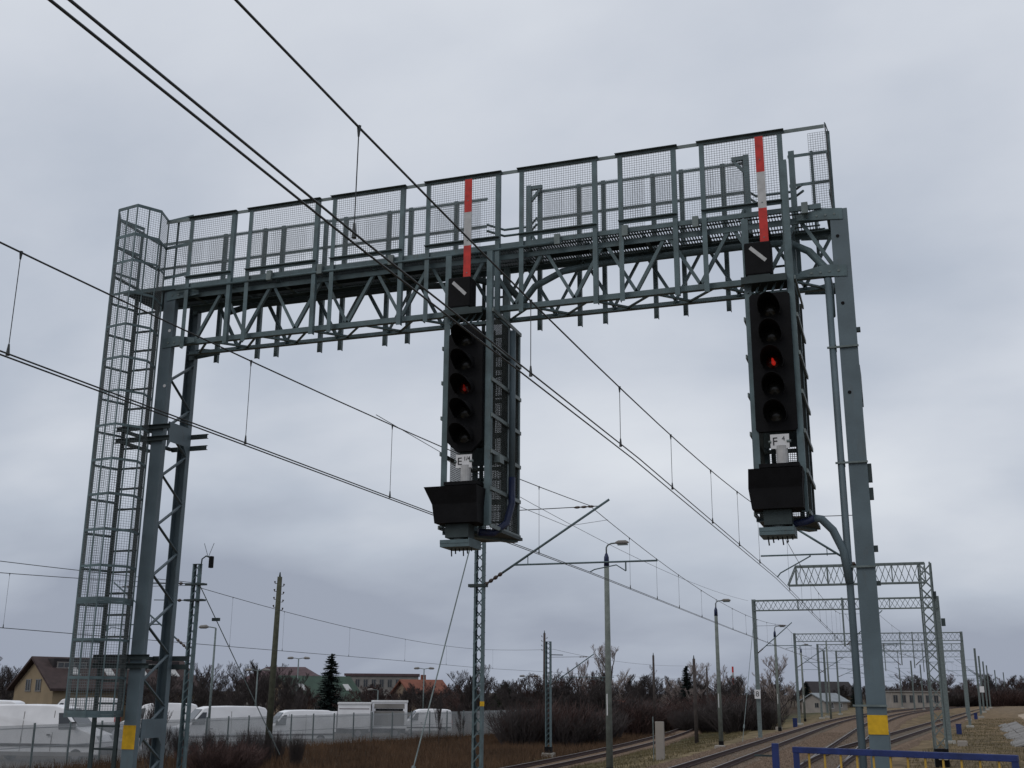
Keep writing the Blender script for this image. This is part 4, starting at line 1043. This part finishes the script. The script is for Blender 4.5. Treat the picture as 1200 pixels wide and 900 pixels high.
# ------------------------------------------------------------------ poles and yard lamps
def pole(u, vt, vb, D, r, label, tilt=0.0, m='wood', ins=True):
    top = at(u, vt, D); zb = -1.0
    x, y = top.x, top.y
    t = thing('utility_pole', (x - tilt, y, zb), label, 'utility pole', 'utility poles')
    MB().tube([(x - tilt, y, zb), (x, y, top.z)], [r*1.35, r*0.9], 10).build('pole', M[m], t, smooth=True)
    MB().tube([(x, y, top.z), (x, y, top.z+0.25)], [r*0.5, r*0.2], 6).build('tip', M['dark'], t)
    if ins:
        for i in range(4):
            for s in (-1, 1):
                q = Vector((x + s*(r+0.02), y, top.z - 0.35 - 0.42*i - (0.15 if s > 0 else 0)))
                MB().tube([q, q + Vector((s*0.1,0,0.0)), q + Vector((s*0.13,0,0.12))], [0.02,0.02,0.05], 6).build('insulator', M['porcelain'], t)
    return t
pole(328, 676, 868, 62, 0.14, 'weathered wooden pole with insulators between the parked vans', tilt=0.10)
pole(638, 742, 830, 108, 0.12, 'thin dark pole just behind the open lattice mast', m='bark')
pole(765.5, 768, 820, 112, 0.11, 'thin bare pole rising from the trees right of the blue-collared lamp', m='bark', ins=False)
pole(813, 772, 862, 84, 0.11, 'dark pole standing beside the siding in front of the shrubs', m='bark', ins=False)
pole(828, 783, 830, 130, 0.10, 'short far pole above the shrubs near the second lamp post', m='bark', ins=False)
pole(968, 752, 830, 150, 0.10, 'thin pole seen inside the middle portal', m='lamppost', ins=False)
def yard_lamp(u, vt, D, kind, label):
    top = at(u, vt, D); x, y, h = top.x, top.y, top.z
    t = thing('yard_lamp', (x, y, -0.9), label, 'lamp post', 'lamps in the vehicle yard')
    MB().tube([(x,y,-0.9),(x,y,h)], [0.09,0.055], 8).build('pole', M['galv'], t, smooth=True)
    sides = (-1, 1) if kind == 2 else (-1,)
    for s in sides:
        a = RIGHT * s
        q = Vector((x,y,h))
        MB().tube([q, q + a*0.35 + Vector((0,0,0.06)), q + a*0.5 + Vector((0,0,0.06))], 0.035, 6).build('arm', M['galv'], t)
        MB().tube([q + a*0.45 + Vector((0,0,.06)), q + a*0.6 + Vector((0,0,.08)), q + a*0.95 + Vector((0,0,.06)), q + a*1.05 + Vector((0,0,.04))], [0.05,0.12,0.1,0.03], 8).build('lamp_head', M['greywall'], t)
yard_lamp(253, 736, 72, 1, 'single-armed street lamp beside the channel mast')
yard_lamp(350, 772, 108, 2, 'double-armed yard lamp in front of the green roof')
yard_lamp(302, 786, 100, 2, 'double-armed yard lamp left of the wooden pole')
yard_lamp(497, 784, 118, 2, 'double-armed yard lamp beside the orange-roofed house')
yard_lamp(620, 793, 125, 2, 'double-armed yard lamp above the treetops left of the open lattice mast')
yard_lamp(443, 809, 112, 1, 'low single lamp behind the white box trucks')

# ------------------------------------------------------------------ vehicles
def extrude_body(prof, w_lo, w_hi, zs, ze):
    """side profile (x, z) extruded across y, leaning in above zs"""
    def hw(z): return w_lo if z <= zs else w_lo + (w_hi-w_lo)*min(1, (z-zs)/(ze-zs))
    n = len(prof); b = MB()
    b.poly([(x,-hw(z),z) for x,z in prof] + [(x,hw(z),z) for x,z in prof], [tuple(range(n)), tuple(range(2*n-1,n-1,-1))] + [(i, n+i, n+(i+1) % n, (i+1) % n) for i in range(n)])
    return b, hw
def wheels(t, xs_, hw, r=0.33):
    for x in xs_:
        for s in (-1, 1):
            w = inst('wheel', MB().tube([(x, s*(hw-0.2), r), (x, s*(hw+0.015), r)], r, 16).mesh('tyre', M['tyre']), t)
            inst('rim', MB().tube([(x, s*(hw+0.0), r), (x, s*(hw+0.025), r)], r*0.6, 12).mesh('rim', M['rim']), w)
def quad_part(t, nm, pts, m, off):
    off = Vector(off); pts = [Vector(p) for p in pts]; n = len(pts)
    b = MB().poly([p for p in pts] + [p + off for p in pts], [tuple(range(n)), tuple(range(2*n-1,n-1,-1))] + [(i, (i+1) % n, n+(i+1) % n, n+i) for i in range(n)])
    return inst(nm, b.mesh(nm, M[m]), t)
def van(p, rz, Ln, H, label, m='van'):
    t = thing('parked_van', p, label, 'van', 'vans parked behind the fence', rz, local=True)
    k = Ln/6.0; e = H/2.6
    prof = [(x*k, z*e) for x, z in ((0,0.3),(0,2.3),(0.12,2.5),(0.5,2.6),(2.2,2.63),(3.7,2.6),(4.15,2.48),(4.95,1.55),(5.75,1.25),(5.95,0.95),(6.0,0.35))]
    b, hw = extrude_body(prof, 0.99, 0.80, 1.2*e, 2.6*e)
    o = inst('body', b.mesh('body', M[m]), t)
    bv = o.modifiers.new('bevel','BEVEL'); bv.width = 0.06; bv.segments = 2; bv.limit_method = 'ANGLE'
    def P(x, z, s, d=0.012): return (x*k, s*(hw(z*e)+d), z*e)
    for s in (-1, 1):
        quad_part(t, 'side_window', [P(4.05,1.5,s),P(4.85,1.5,s),P(4.62,1.78,s),P(4.2,2.25,s),P(3.95,2.25,s)], 'glass', (0,s*0.008,0))
        quad_part(t, 'rub_strip', [P(0.1,0.72,s),P(5.6,0.72,s),P(5.6,0.85,s),P(0.1,0.85,s)], 'tyre', (0,s*0.012,0))
        quad_part(t, 'door_seam', [P(3.75,0.5,s),P(3.78,0.5,s),P(3.78,2.35,s),P(3.75,2.35,s)], 'greywall', (0,s*0.004,0))
        quad_part(t, 'door_seam', [P(2.35,0.5,s),P(2.38,0.5,s),P(2.38,2.3,s),P(2.35,2.3,s)], 'greywall', (0,s*0.004,0))
        quad_part(t, 'door_handle', [P(3.55,1.22,s),P(3.72,1.22,s),P(3.72,1.28,s),P(3.55,1.28,s)], 'tyre', (0,s*0.03,0))
        quad_part(t, 'sill', [P(0.05,0.3,s),P(5.7,0.3,s),P(5.7,0.48,s),P(0.05,0.48,s)], 'greywall', (0,s*0.006,0))
        quad_part(t, 'tail_light', [(-0.01,s*0.82,1.0*e),(-0.01,s*0.96,1.0*e),(-0.01,s*0.96,1.5*e),(-0.01,s*0.82,1.5*e)], 'red', (-0.02,0,0))
        quad_part(t, 'headlight', [(5.80*k,s*0.55,0.95*e),(5.80*k,s*0.93,0.95*e),(5.72*k,s*0.93,1.2*e),(5.72*k,s*0.55,1.2*e)], 'rim', (0.16,0,0))
        quad_part(t, 'mirror', [(4.75*k,s*1.02,1.5*e),(4.75*k,s*1.25,1.5*e),(4.75*k,s*1.25,1.85*e),(4.75*k,s*1.02,1.85*e)], 'tyre', (0.12,0,0))
    quad_part(t, 'windscreen', [(4.22*k,-0.74,2.42*e),(4.22*k,0.74,2.42*e),(4.90*k,0.82,1.63*e),(4.90*k,-0.82,1.63*e)], 'glass', (0.02,0,0.02))
    quad_part(t, 'bumper', [(5.93*k,-0.95,0.35*e),(5.93*k,0.95,0.35*e),(5.93*k,0.95,0.7*e),(5.93*k,-0.95,0.7*e)], 'tyre', (0.12,0,0))
    wheels(t, (1.1*k, 4.95*k), 0.97)
    return t
def car(p, rz, label, m, Ln=4.2):
    t = thing('parked_car', p, label, 'car', 'cars parked behind the fence', rz, local=True)
    prof = [(0.0,0.35),(0.0,0.85),(0.25,1.0),(0.6,1.42),(1.1,1.5),(2.1,1.48),(2.95,1.0),(3.9,0.85),(4.2,0.65),(4.2,0.35)]
    b, hw = extrude_body(prof, 0.86, 0.62, 0.9, 1.5)
    o = inst('body', b.mesh('body', M[m]), t)
    bv = o.modifiers.new('bevel','BEVEL'); bv.width = 0.06; bv.segments = 2; bv.limit_method = 'ANGLE'
    for s in (-1, 1):
        f = lambda x, z: (x, s*(hw(z)+0.012), z)
        quad_part(t, 'side_window', [f(0.75,1.0),f(1.7,1.0),f(1.7,1.4),f(0.95,1.4)], 'glass', (0,s*0.006,0))
        quad_part(t, 'side_window', [f(1.78,1.0),f(2.75,1.0),f(2.1,1.4),f(1.78,1.4)], 'glass', (0,s*0.006,0))
        quad_part(t, 'headlight', [(4.05,s*0.45,0.68),(4.05,s*0.8,0.68),(3.98,s*0.8,0.82),(3.98,s*0.45,0.82)], 'offwhite', (0.12,0,0))
    quad_part(t, 'windscreen', [(2.2,-0.6,1.44),(2.2,0.6,1.44),(2.88,0.74,1.06),(2.88,-0.74,1.06)], 'glass', (0.02,0,0.025))
    wheels(t, (0.8, 3.35), 0.85, 0.31)
    return t
def ground_at(u, D, z=-0.87):
    p = at(u, 870, D); p.z = z; return p
van(ground_at(-24, 66), heading(-6), 6.9, 2.75, 'long white panel van facing right with its nose beside the ladder foot')
van(ground_at(306, 77), heading(212), 6.0, 2.55, 'tall white panel van just left of the weathered wooden pole')
van(ground_at(386, 82), heading(205), 5.0, 2.25, 'short white van just right of the weathered wooden pole')
van(ground_at(527, 100), heading(192), 4.3, 2.1, 'low white van right of the box trucks, mostly hidden by the fence')
van(ground_at(228, 92), heading(192), 5.6, 2.55, 'white van parked behind the other vans beside the channel mast')
van(ground_at(135, 96), heading(185), 6.0, 2.9, 'white van parked in the back row in front of the tan house')
van(ground_at(20, 82), heading(182), 5.0, 2.8, 'white van in the back row at the gable of the tan house')
car(ground_at(101, 74), heading(-20), 'dark small car between the long van and the ladder foot', 'carpaint')
car(ground_at(138, 70), heading(-40), 'silver small car behind the foot of the ladder', 'silver')
car(ground_at(222, 69), heading(190), 'silver car parked behind the gantry left column foot', 'silver')
def box_truck(p, rz, Ln, H, label, opening):
    t = thing('box_truck', p, label, 'truck', 'box trucks behind the fence', rz, local=True)
    inst('box', MB().box((0,-1.1,0.75),(Ln,1.1,H)).mesh('box', M['van']), t)
    inst('roof_rail', MB().box((-0.05,-1.16,H-0.1),(Ln+0.05,1.16,H+0.05)).mesh('roof_rail', M['white']), t)
    inst('chassis', MB().box((0.1,-0.9,0.4),(Ln+1.4,0.9,0.72)).mesh('chassis', M['tyre']), t)
    inst('cab', extrude_body([(Ln+0.1,0.5),(Ln+0.1,2.0),(Ln+0.9,2.0),(Ln+1.5,1.3),(Ln+1.9,1.1),(Ln+1.9,0.5)], 1.0, 0.85, 1.1, 2.0)[0].mesh('cab', M['van']), t)
    for s in (-1, 1):
        if opening:
            quad_part(t, 'tarpaulin', [(0.2,s*1.11,0.95),(Ln-0.2,s*1.11,0.95),(Ln-0.2,s*1.11,H-0.75),(0.2,s*1.11,H-0.75)], 'greywall', (0,s*0.02,0))
            quad_part(t, 'dark_gap', [(0.3,s*1.11,H-0.73),(Ln-0.3,s*1.11,H-0.73),(Ln-0.3,s*1.11,H-0.58),(0.3,s*1.11,H-0.58)], 'black', (0,s*0.015,0))
            quad_part(t, 'tarpaulin', [(0.2,s*1.11,H-0.55),(Ln-0.2,s*1.11,H-0.55),(Ln-0.2,s*1.11,H-0.2),(0.2,s*1.11,H-0.2)], 'greywall', (0,s*0.02,0))
        else:
            quad_part(t, 'side_stripe', [(0.1,s*1.11,H-0.45),(Ln-0.1,s*1.11,H-0.45),(Ln-0.1,s*1.11,H-0.4),(0.1,s*1.11,H-0.4)], 'purpleroof', (0,s*0.01,0))
    wheels(t, (0.9, Ln+0.9), 0.98, 0.4)
    return t
box_truck(ground_at(433, 92), heading(186), 2.5, 2.65, 'plain white box truck with thin maroon stripe behind the fence', False)
box_truck(ground_at(476, 93), heading(184), 2.75, 2.8, 'white framed box truck with grey tarpaulin and dark gap', True)

# ------------------------------------------------------------------ yard fence
FPTS = [Vector((-35.2, 22, 0)), Vector((-36.4, 44, 0)), Vector((-37.4, 63, 0)), Vector((-36.6, 76, 0)), Vector((-34.6, 89, 0)), Vector((-32.2, 116, 0)), Vector((-30, 150, 0))]
fence = thing('yard_fence', (FPTS[0].x, FPTS[0].y, -0.85), 'long galvanised bar fence in front of the parked vans', 'fence', local=True)
b = MB(); x = 0.03
while x < 2.5:
    b.box((x, -0.004, 0.05), (x+0.020, 0.004, 2.0)); x += 0.05
for z in (0.2, 1.05, 1.85): b.box((0, -0.012, z), (2.5, -0.0045, z+0.04))
pan_me = b.mesh('panel', M['fence'])
post_me = MB().box((-0.035,-0.035,-0.3),(0.035,0.035,2.08)).mesh('post', M['galv'])
base = FPTS[0]
for a, c in zip(FPTS, FPTS[1:]):
    n = max(1, round((c-a).length/2.5)); d = (c-a)/n; an = math.atan2(d.y, d.x)
    for i in range(n):
        q = a + d*i - base
        inst('post', post_me, fence, (q.x, q.y, 0), an)
        o = inst('panel', pan_me, fence, (q.x, q.y, 0), an, (d.length/2.5, 1, 1)); o['kind'] = 'stuff'

# ------------------------------------------------------------------ sandy bank and drain on the right
b = MB(); rows = 0
for j in range(41):
    y = 80 + j*3.0
    for i in range(13):
        s = i/12.0; x = 8.2 + 0.06*(y-80) + s*16
        h = 1.5*math.sin(min(1, s*1.6)*math.pi/2) * min(1, (y-80)/12) * min(1, (200-y)/15)
        b.v.append((x, y, gz(x,y) - 0.1 + max(0, h) + 0.12*math.sin(y*0.7+i)*s))
for j in range(40):
    for i in range(12): b.f.append((j*13+i, j*13+i+1, (j+1)*13+i+1, (j+1)*13+i))
tag(b.build('sand_bank', M['sand'], smooth=True), kind='structure')
t = thing('drain_channel', (6.0, 78, -0.3), 'row of grey concrete drain slabs below the sandy bank', 'drain', local=True)
sl = MB().box((-0.45,-0.45,-0.05),(0.45,0.45,0.05)).mesh('slab', M['greywall'])
for i in range(52):
    for k in range(2):
        o = inst('slab', sl, t, (0.3 + k*0.95 + 0.05*i + random.uniform(-.05,.05), i*1.0, 0.05 + 0.18*k + random.uniform(-.03,.03)), random.uniform(-.08,.08))
        o.rotation_euler[1] = -0.28

# ------------------------------------------------------------------ vegetation
def bare_tree(seed, H, spread, levels=(7,6,6,6), trunk=0.13, up=0.55, r_tip=0.012, first=0.25):
    rnd = random.Random(seed); tr, cr_ = MB(), MB()
    def seg(b, p, q, r0, r1, n): b.tube([p, q], [r0, r1], n, cap=False)
    def grow(p, d, ln, r, lev):
        k = 3 if lev < 2 else 2
        pts = [p]; dd = d.copy()
        for i in range(k):
            dd = (dd + Vector((rnd.gauss(0,.14), rnd.gauss(0,.14), rnd.gauss(0.05,.10)))).normalized()
            pts.append(pts[-1] + dd*(ln/k))
        b = tr if lev < 2 else cr_
        r1 = max(r_tip, r*0.45)
        for i in range(k):
            seg(b, pts[i], pts[i+1], r + (r1-r)*i/k, r + (r1-r)*(i+1)/k, 6 if lev == 0 else (4 if lev < 2 else 3))
        if lev >= len(levels): return
        for i in range(levels[lev]):
            f = (first if lev == 0 else 0.2) + (1.0-(first if lev == 0 else 0.2)) * (i + rnd.random())/levels[lev]
            x = f*k; j = min(k-1, int(x)); q = pts[j] + (pts[j+1]-pts[j])*(x-j)
            a = rnd.uniform(0, 2*math.pi)
            side = Vector((math.cos(a), math.sin(a), 0))
            nd = (dd*(0.55 if lev else 0.2) + side*spread + Vector((0,0,up))).normalized()
            grow(q, nd, ln*rnd.uniform(0.38,0.62)*(1.15-0.45*f), max(r_tip, r*0.45), lev+1)
    grow(Vector((0,0,-0.3)), Vector((0,0,1)), H*0.8, trunk, 0)
    return tr, cr_
TREES = []
for s, H, sp, lv, up in ((1,7,0.75,(12,7,6,6),0.75), (2,7,0.62,(13,7,6,6),0.95), (3,7,0.85,(12,7,6,6),0.65), (4,7,0.5,(14,7,6,6),1.1)):
    tr, cr_ = bare_tree(s, H, sp, lv, 0.11, up, 0.0075, 0.12)
    hmax = max(v[2] for v in cr_.v)
    TREES.append((tr.mesh('trunk', M['bark']), cr_, hmax, {}))
def tree_mesh(i, m):
    tr, cr_, hm, cache = TREES[i]
    if m not in cache: cache[m] = cr_.mesh('crown', M[m])
    return tr, cache[m], hm
def tree(name, u, vt, D, i, m, label, cat, group, wide=1.0, zb=None):
    p = at(u, vt, D); H = p.z
    zb = gz(p.x, p.y) if zb is None else zb
    tr, cm, hm = tree_mesh(i, m)
    s = (H - zb)/hm
    t = thing(name, (p.x, p.y, zb), label, cat, group, random.uniform(0, 6.28), local=True)
    t.scale = (s*wide, s*wide, s)
    inst('trunk', tr, t); inst('crown', cm, t)
    return t
def rnd_(a, c): return random.uniform(a, c)
MARKS = [(10,'the gable of the tan house'),(110,'the tan house'),(190,'the gantry left column'),(230,'the channel mast'),(255,'the single-armed street lamp'),(300,'the plum hipped roof'),(325,'the weathered wooden pole'),
         (350,'the green roof'),(389,'the blue-green spruce'),(417,'the plain white box truck'),(455,'the framed box truck'),(500,'the orange-roofed house'),(557,'the slim lattice mast'),(595,'the low dark evergreen'),
         (640,'the open lattice mast'),(677,'the slim pale tree'),(713,'the blue-collared lamp post'),(758,'the round-crowned tree'),(774,'the pale concrete post'),(805,'the small spruce'),(842,'the second lamp post'),
         (868,'the banded chimney'),(890,'the plated portal left post'),(912,'the third lamp post'),(935,'the middle portal left post'),(972,'the pale gabled house'),(1005,'the far barn'),(1035,'the gantry right column'),
         (1070,'the pale depot'),(1105,'the right portal posts'),(1150,'the plated mast'),(1175,'the last masts of the row'),(1200,'the sandy bank')]
def mark(u): return min(MARKS, key=lambda m: abs(m[0]-u))[1]
def row(u0, u1, step, d0, d1, v0, v1, m, label, group, wide=1.15, name='bare_tree'):
    u = u0
    while u < u1:
        uu, vv, w, mm = u + rnd_(-3,3), rnd_(v0,v1), wide*rnd_(0.9,1.25), random.choice(m)
        size = 'tall' if vv < v0 + (v1-v0)*0.33 else ('short' if vv > v0 + (v1-v0)*0.67 else 'mid-sized')
        tone = {'twig': 'dark brown', 'redtwig': 'reddish', 'palebirch': 'pale'}[mm]
        tree(name, uu, vv, rnd_(d0,d1), random.randrange(4), mm, '%s %s %s behind %s' % (size, tone, label, mark(uu)), 'tree', group, w)
        u += step*rnd_(0.8,1.2)
row(168, 345, 8, 100, 125, 772, 795, ['twig'], 'bare tree', 'trees behind the vans')
row(345, 560, 7, 122, 150, 797, 810, ['twig','redtwig'], 'bare tree in the low wood', 'trees behind the box trucks', 1.5)
row(535, 712, 7, 105, 135, 782, 806, ['twig','twig','redtwig'], 'bare tree', 'trees behind the lattice mast', 1.35)
row(712, 905, 6, 135, 190, 788, 806, ['twig','twig','palebirch'], 'bare tree of the far strip', 'trees behind the lamp posts', 1.4)
row(-15, 30, 14, 120, 135, 768, 785, ['twig'], 'bare tree', 'trees beyond the tan house')
row(905, 1050, 6, 330, 400, 800, 809, ['twig'], 'skyline tree', 'trees on the far skyline', 1.8)
row(1055, 1215, 4.5, 330, 430, 788, 806, ['twig','redtwig'], 'bare tree of the far wood', 'trees beyond the curve', 1.5)
for u, vt, D, i, m, w, lab in ((717, 752, 150, 0, 'palebirch', 1.15, 'tall pale birch behind the blue-collared lamp post'), (677, 771, 135, 1, 'palebirch', 0.85, 'slim pale tree beside the siding cantilever'),
                               (758, 779, 150, 2, 'twig', 1.1, 'round-crowned bare tree right of the tall pale birch'), (805, 774, 152, 0, 'palebirch', 1.5, 'broad pale tree behind the small spruce'),
                               (913, 766, 160, 0, 'palebirch', 1.25, 'reddish pale tree behind the third lamp post'), (838, 778, 175, 2, 'palebirch', 1.2, 'pale tree just left of the second lamp post'),
                               (557, 776, 118, 0, 'twig', 1.0, 'taller bare tree right behind the slim lattice mast')):
    tree('bare_tree', u, vt, D, i, m, lab, 'tree', 'single taller trees', w)
# shrubs
SHR = []
for s in range(3):
    rnd = random.Random(50+s); b = MB()
    for i in range(170):
        a, l = rnd.uniform(0,6.28), rnd.uniform(0.1,0.75)
        p = Vector((math.cos(a)*l*0.9, math.sin(a)*l*0.9, -0.1)); d = Vector((math.cos(a)*l*0.7, math.sin(a)*l*0.7, 1)).normalized(); h = rnd.uniform(1.4,2.6)
        q = p + d*h*0.5; e = q + (d + Vector((rnd.gauss(0,.2),rnd.gauss(0,.2),0.1))).normalized()*h*0.5
        b.tube([p,q,e],[0.016,0.012,0.006],3,cap=False)
        for k in range(7):
            o = p + (q-p)*rnd.uniform(0.3,1) if k < 3 else q + (e-q)*rnd.uniform(0,0.8)
            b.tube([o, o + (d*0.6 + Vector((rnd.gauss(0,.5),rnd.gauss(0,.5),0.5))).normalized()*rnd.uniform(0.35,0.8)],[0.009,0.005],3,cap=False)
    SHR.append((b, {}))
def shrub(u, vt, D, i, m, label, group, wide=1.4):
    p = at(u, vt, D); zb = gz(p.x, p.y)
    b, cache = SHR[i]
    if m not in cache: cache[m] = b.mesh('shrub', M[m])
    o = bpy.data.objects.new('shrub', cache[m]); col.objects.link(o)
    o.location = (p.x, p.y, zb); o.rotation_euler = (0,0,rnd_(0,6.28)); s = (p.z-zb)/2.6
    o.scale = (s*wide, s*wide, s)
    tag(o, label, 'shrub', group)
for i in range(17):
    u = 606 + i*6.4
    shrub(u + rnd_(-4,4), rnd_(814,852), rnd_(86,100), i % 3, 'redtwig' if rnd_(0,1) < .35 else 'twig', '%s leafless shrub on the bank beside %s' % (random.choice(('dense','loose','arching')), mark(u)), 'shrubs around the lattice mast', rnd_(1.2,1.8))
for i in range(26):
    u = 715 + i*7.4
    shrub(u + rnd_(-4,4), rnd_(806,846), rnd_(100,150), i % 3, 'redtwig' if rnd_(0,1) < .3 else 'twig', '%s leafless shrub beyond the siding, below %s' % (random.choice(('dense','loose','arching')), mark(u)), 'shrubs behind the lamp posts', rnd_(1.3,2.2))
for i in range(3):
    shrub(258 + 17*i, 863 + 3*i, 54 + 2*i, i % 3, 'redtwig', ('widest', 'middle', 'lowest')[i] + ' of three low brown shrubs in front of the tall van', 'shrubs in front of the tall van', 1.7 - 0.3*i)
for i in range(10):
    u = 195 + i*17
    shrub(u + rnd_(-4,4), rnd_(846,860), rnd_(60,66), i % 3, 'twig', 'thin weedy shrub at the yard fence near %s' % mark(u), 'weeds along the fence', 0.45)
for u, vt, D in ((185, 790, 44), (192, 800, 45), (515, 808, 84), (541, 822, 88)):
    tree('sapling', u, vt, D, random.randrange(4), 'twig', 'thin leafless sapling growing on the dry grass beside %s' % mark(u), 'tree', 'saplings on the dry grass', 0.5)

def conifer(u, vt, D, rad, label, m='needle'):
    p = at(u, vt, D); zb = gz(p.x,p.y); H = p.z - zb
    t = thing('spruce_tree', (p.x,p.y,zb), label, 'tree', None, 0, local=True)
    inst('trunk', MB().tube([(0,0,-0.2),(0,0,H*0.97)],[0.16,0.02],8).mesh('trunk', M['bark']), t)
    rnd = random.Random(int(u)); b = MB(); z = 0.4
    while z < H-0.05:
        f = 1 - z/H; n = int(7 + 9*f); R_ = rad*(f**0.65)*rnd.uniform(0.85,1.1) + 0.08
        for k in range(n):
            a = rnd.uniform(0, 6.28); L_ = R_*rnd.uniform(0.7,1.15); c, s = math.cos(a), math.sin(a)
            for q in range(9):
                g = (q+rnd.random())/9; r = L_*g; zz_ = z - 0.25*g*L_ + 0.12*g*g*L_ + rnd.gauss(0,.03); wv = 0.10 + 0.16*(1-g)*min(1,L_)
                o = Vector((c*r, s*r, zz_)); side = Vector((-s,c,0))
                b.poly([o - side*wv + Vector((0,0,-.10)), o + Vector((c*.22, s*.22, 0.02)), o + side*wv + Vector((0,0,-.10)), o + Vector((-c*.1,-s*.1,0.05))], [(0,1,2,3)])
        z += 0.17 + 0.04*rnd.random()
    inst('crown', b.mesh('crown', M[m]), t)
for i in range(26):
    u = 1052 + 6.2*i
    shrub(u, rnd_(803,811), rnd_(325,345), i % 3, 'twig' if i % 4 else 'redtwig', '%s thicket at the far wood edge, below %s' % (random.choice(('dense','loose','arching')), mark(u)), 'far thickets', rnd_(2.2,3.2))
conifer(389, 765, 108, 2.0, 'dark blue-green spruce standing beside the green roof')
conifer(804, 779, 140, 1.5, 'small dark spruce among the bare trees behind the concrete post')
conifer(592, 800, 112, 2.4, 'low dark evergreen right of the slim lattice mast', 'evergreen')
for u, lab in ((945, 'dark round evergreen left of the far barn roof'), (1001, 'dark round evergreen right of the far barn roof')):
    conifer(u, 799, 345, 2.6, lab)

# grass
def grass(name, n, region, hmin, hmax, m, seed, w=0.02, label=None):
    rnd = random.Random(seed); v, f = [], []
    while len(f) < n:
        x, y = region(rnd)
        z = gz(x, y); h = rnd.uniform(hmin, hmax); a = rnd.uniform(0, 6.28); l = rnd.gauss(0, 0.3)*h
        c, s = math.cos(a)*w, math.sin(a)*w; k = len(v)
        v += [(x-c, y-s, z-0.03), (x+c, y+s, z-0.03), (x+rnd.gauss(0,.3)*h, y+l, z+h)]
        f.append((k, k+1, k+2))
    me = bpy.data.meshes.new(name); me.from_pydata(v, [], f); me.materials.append(M[m])
    o = bpy.data.objects.new(name, me); col.objects.link(o)
    return tag(o, label, None, None, 'stuff')
def r1(r):
    y = 36 + 70*r.random()**1.3; x = r.uniform(-36.5, -20.2)
    return x, y
def r2(r):
    y = 40 + 90*r.random()**1.2; x = xS(y) + r.choice((r.uniform(1.3,7), r.uniform(-2.6,-1.3)))
    return x, min(y, 200)
def r3(r):
    y = 50 + 110*r.random()**1.2; x = xC(y) + r.uniform(3, 9)
    return x, y
grass('dry_grass', 60000, r1, 0.2, 0.65, 'drygrass', 3, 0.018, 'dry brown grass in front of the yard fence')
grass('verge_grass', 26000, r2, 0.05, 0.2, 'greengrass', 4, 0.02, 'short yellow-green grass along the siding')
grass('verge_grass', 9000, r3, 0.04, 0.18, 'greengrass', 5, 0.02, 'sparse short grass below the sandy bank')

def stones(n, seed):
    rnd = random.Random(seed); v, f = [], []
    for _ in range(n):
        y = 40 + 55*rnd.random()**1.8; x = xA(y) + rnd.uniform(-2.3, 6.5)
        r = rnd.uniform(0.025, 0.06); z = -0.225; k = len(v); a0 = rnd.uniform(0, 6.28)
        for q in range(4): v.append((x + r*math.cos(a0+q*1.57)*rnd.uniform(.7,1.2), y + r*math.sin(a0+q*1.57)*rnd.uniform(.7,1.2), z - 0.01))
        v.append((x + rnd.gauss(0,.3)*r, y + rnd.gauss(0,.3)*r, z + r*rnd.uniform(0.6,1.2)))
        f += [(k,k+1,k+4),(k+1,k+2,k+4),(k+2,k+3,k+4),(k+3,k,k+4)]
    me = bpy.data.meshes.new('ballast_stones'); me.from_pydata(v, [], f); me.materials.append(M['stone'])
    o = bpy.data.objects.new('ballast_stones', me); col.objects.link(o)
    tag(o, 'loose brown ballast stones between the rails', None, None, 'stuff')
stones(45000, 9)
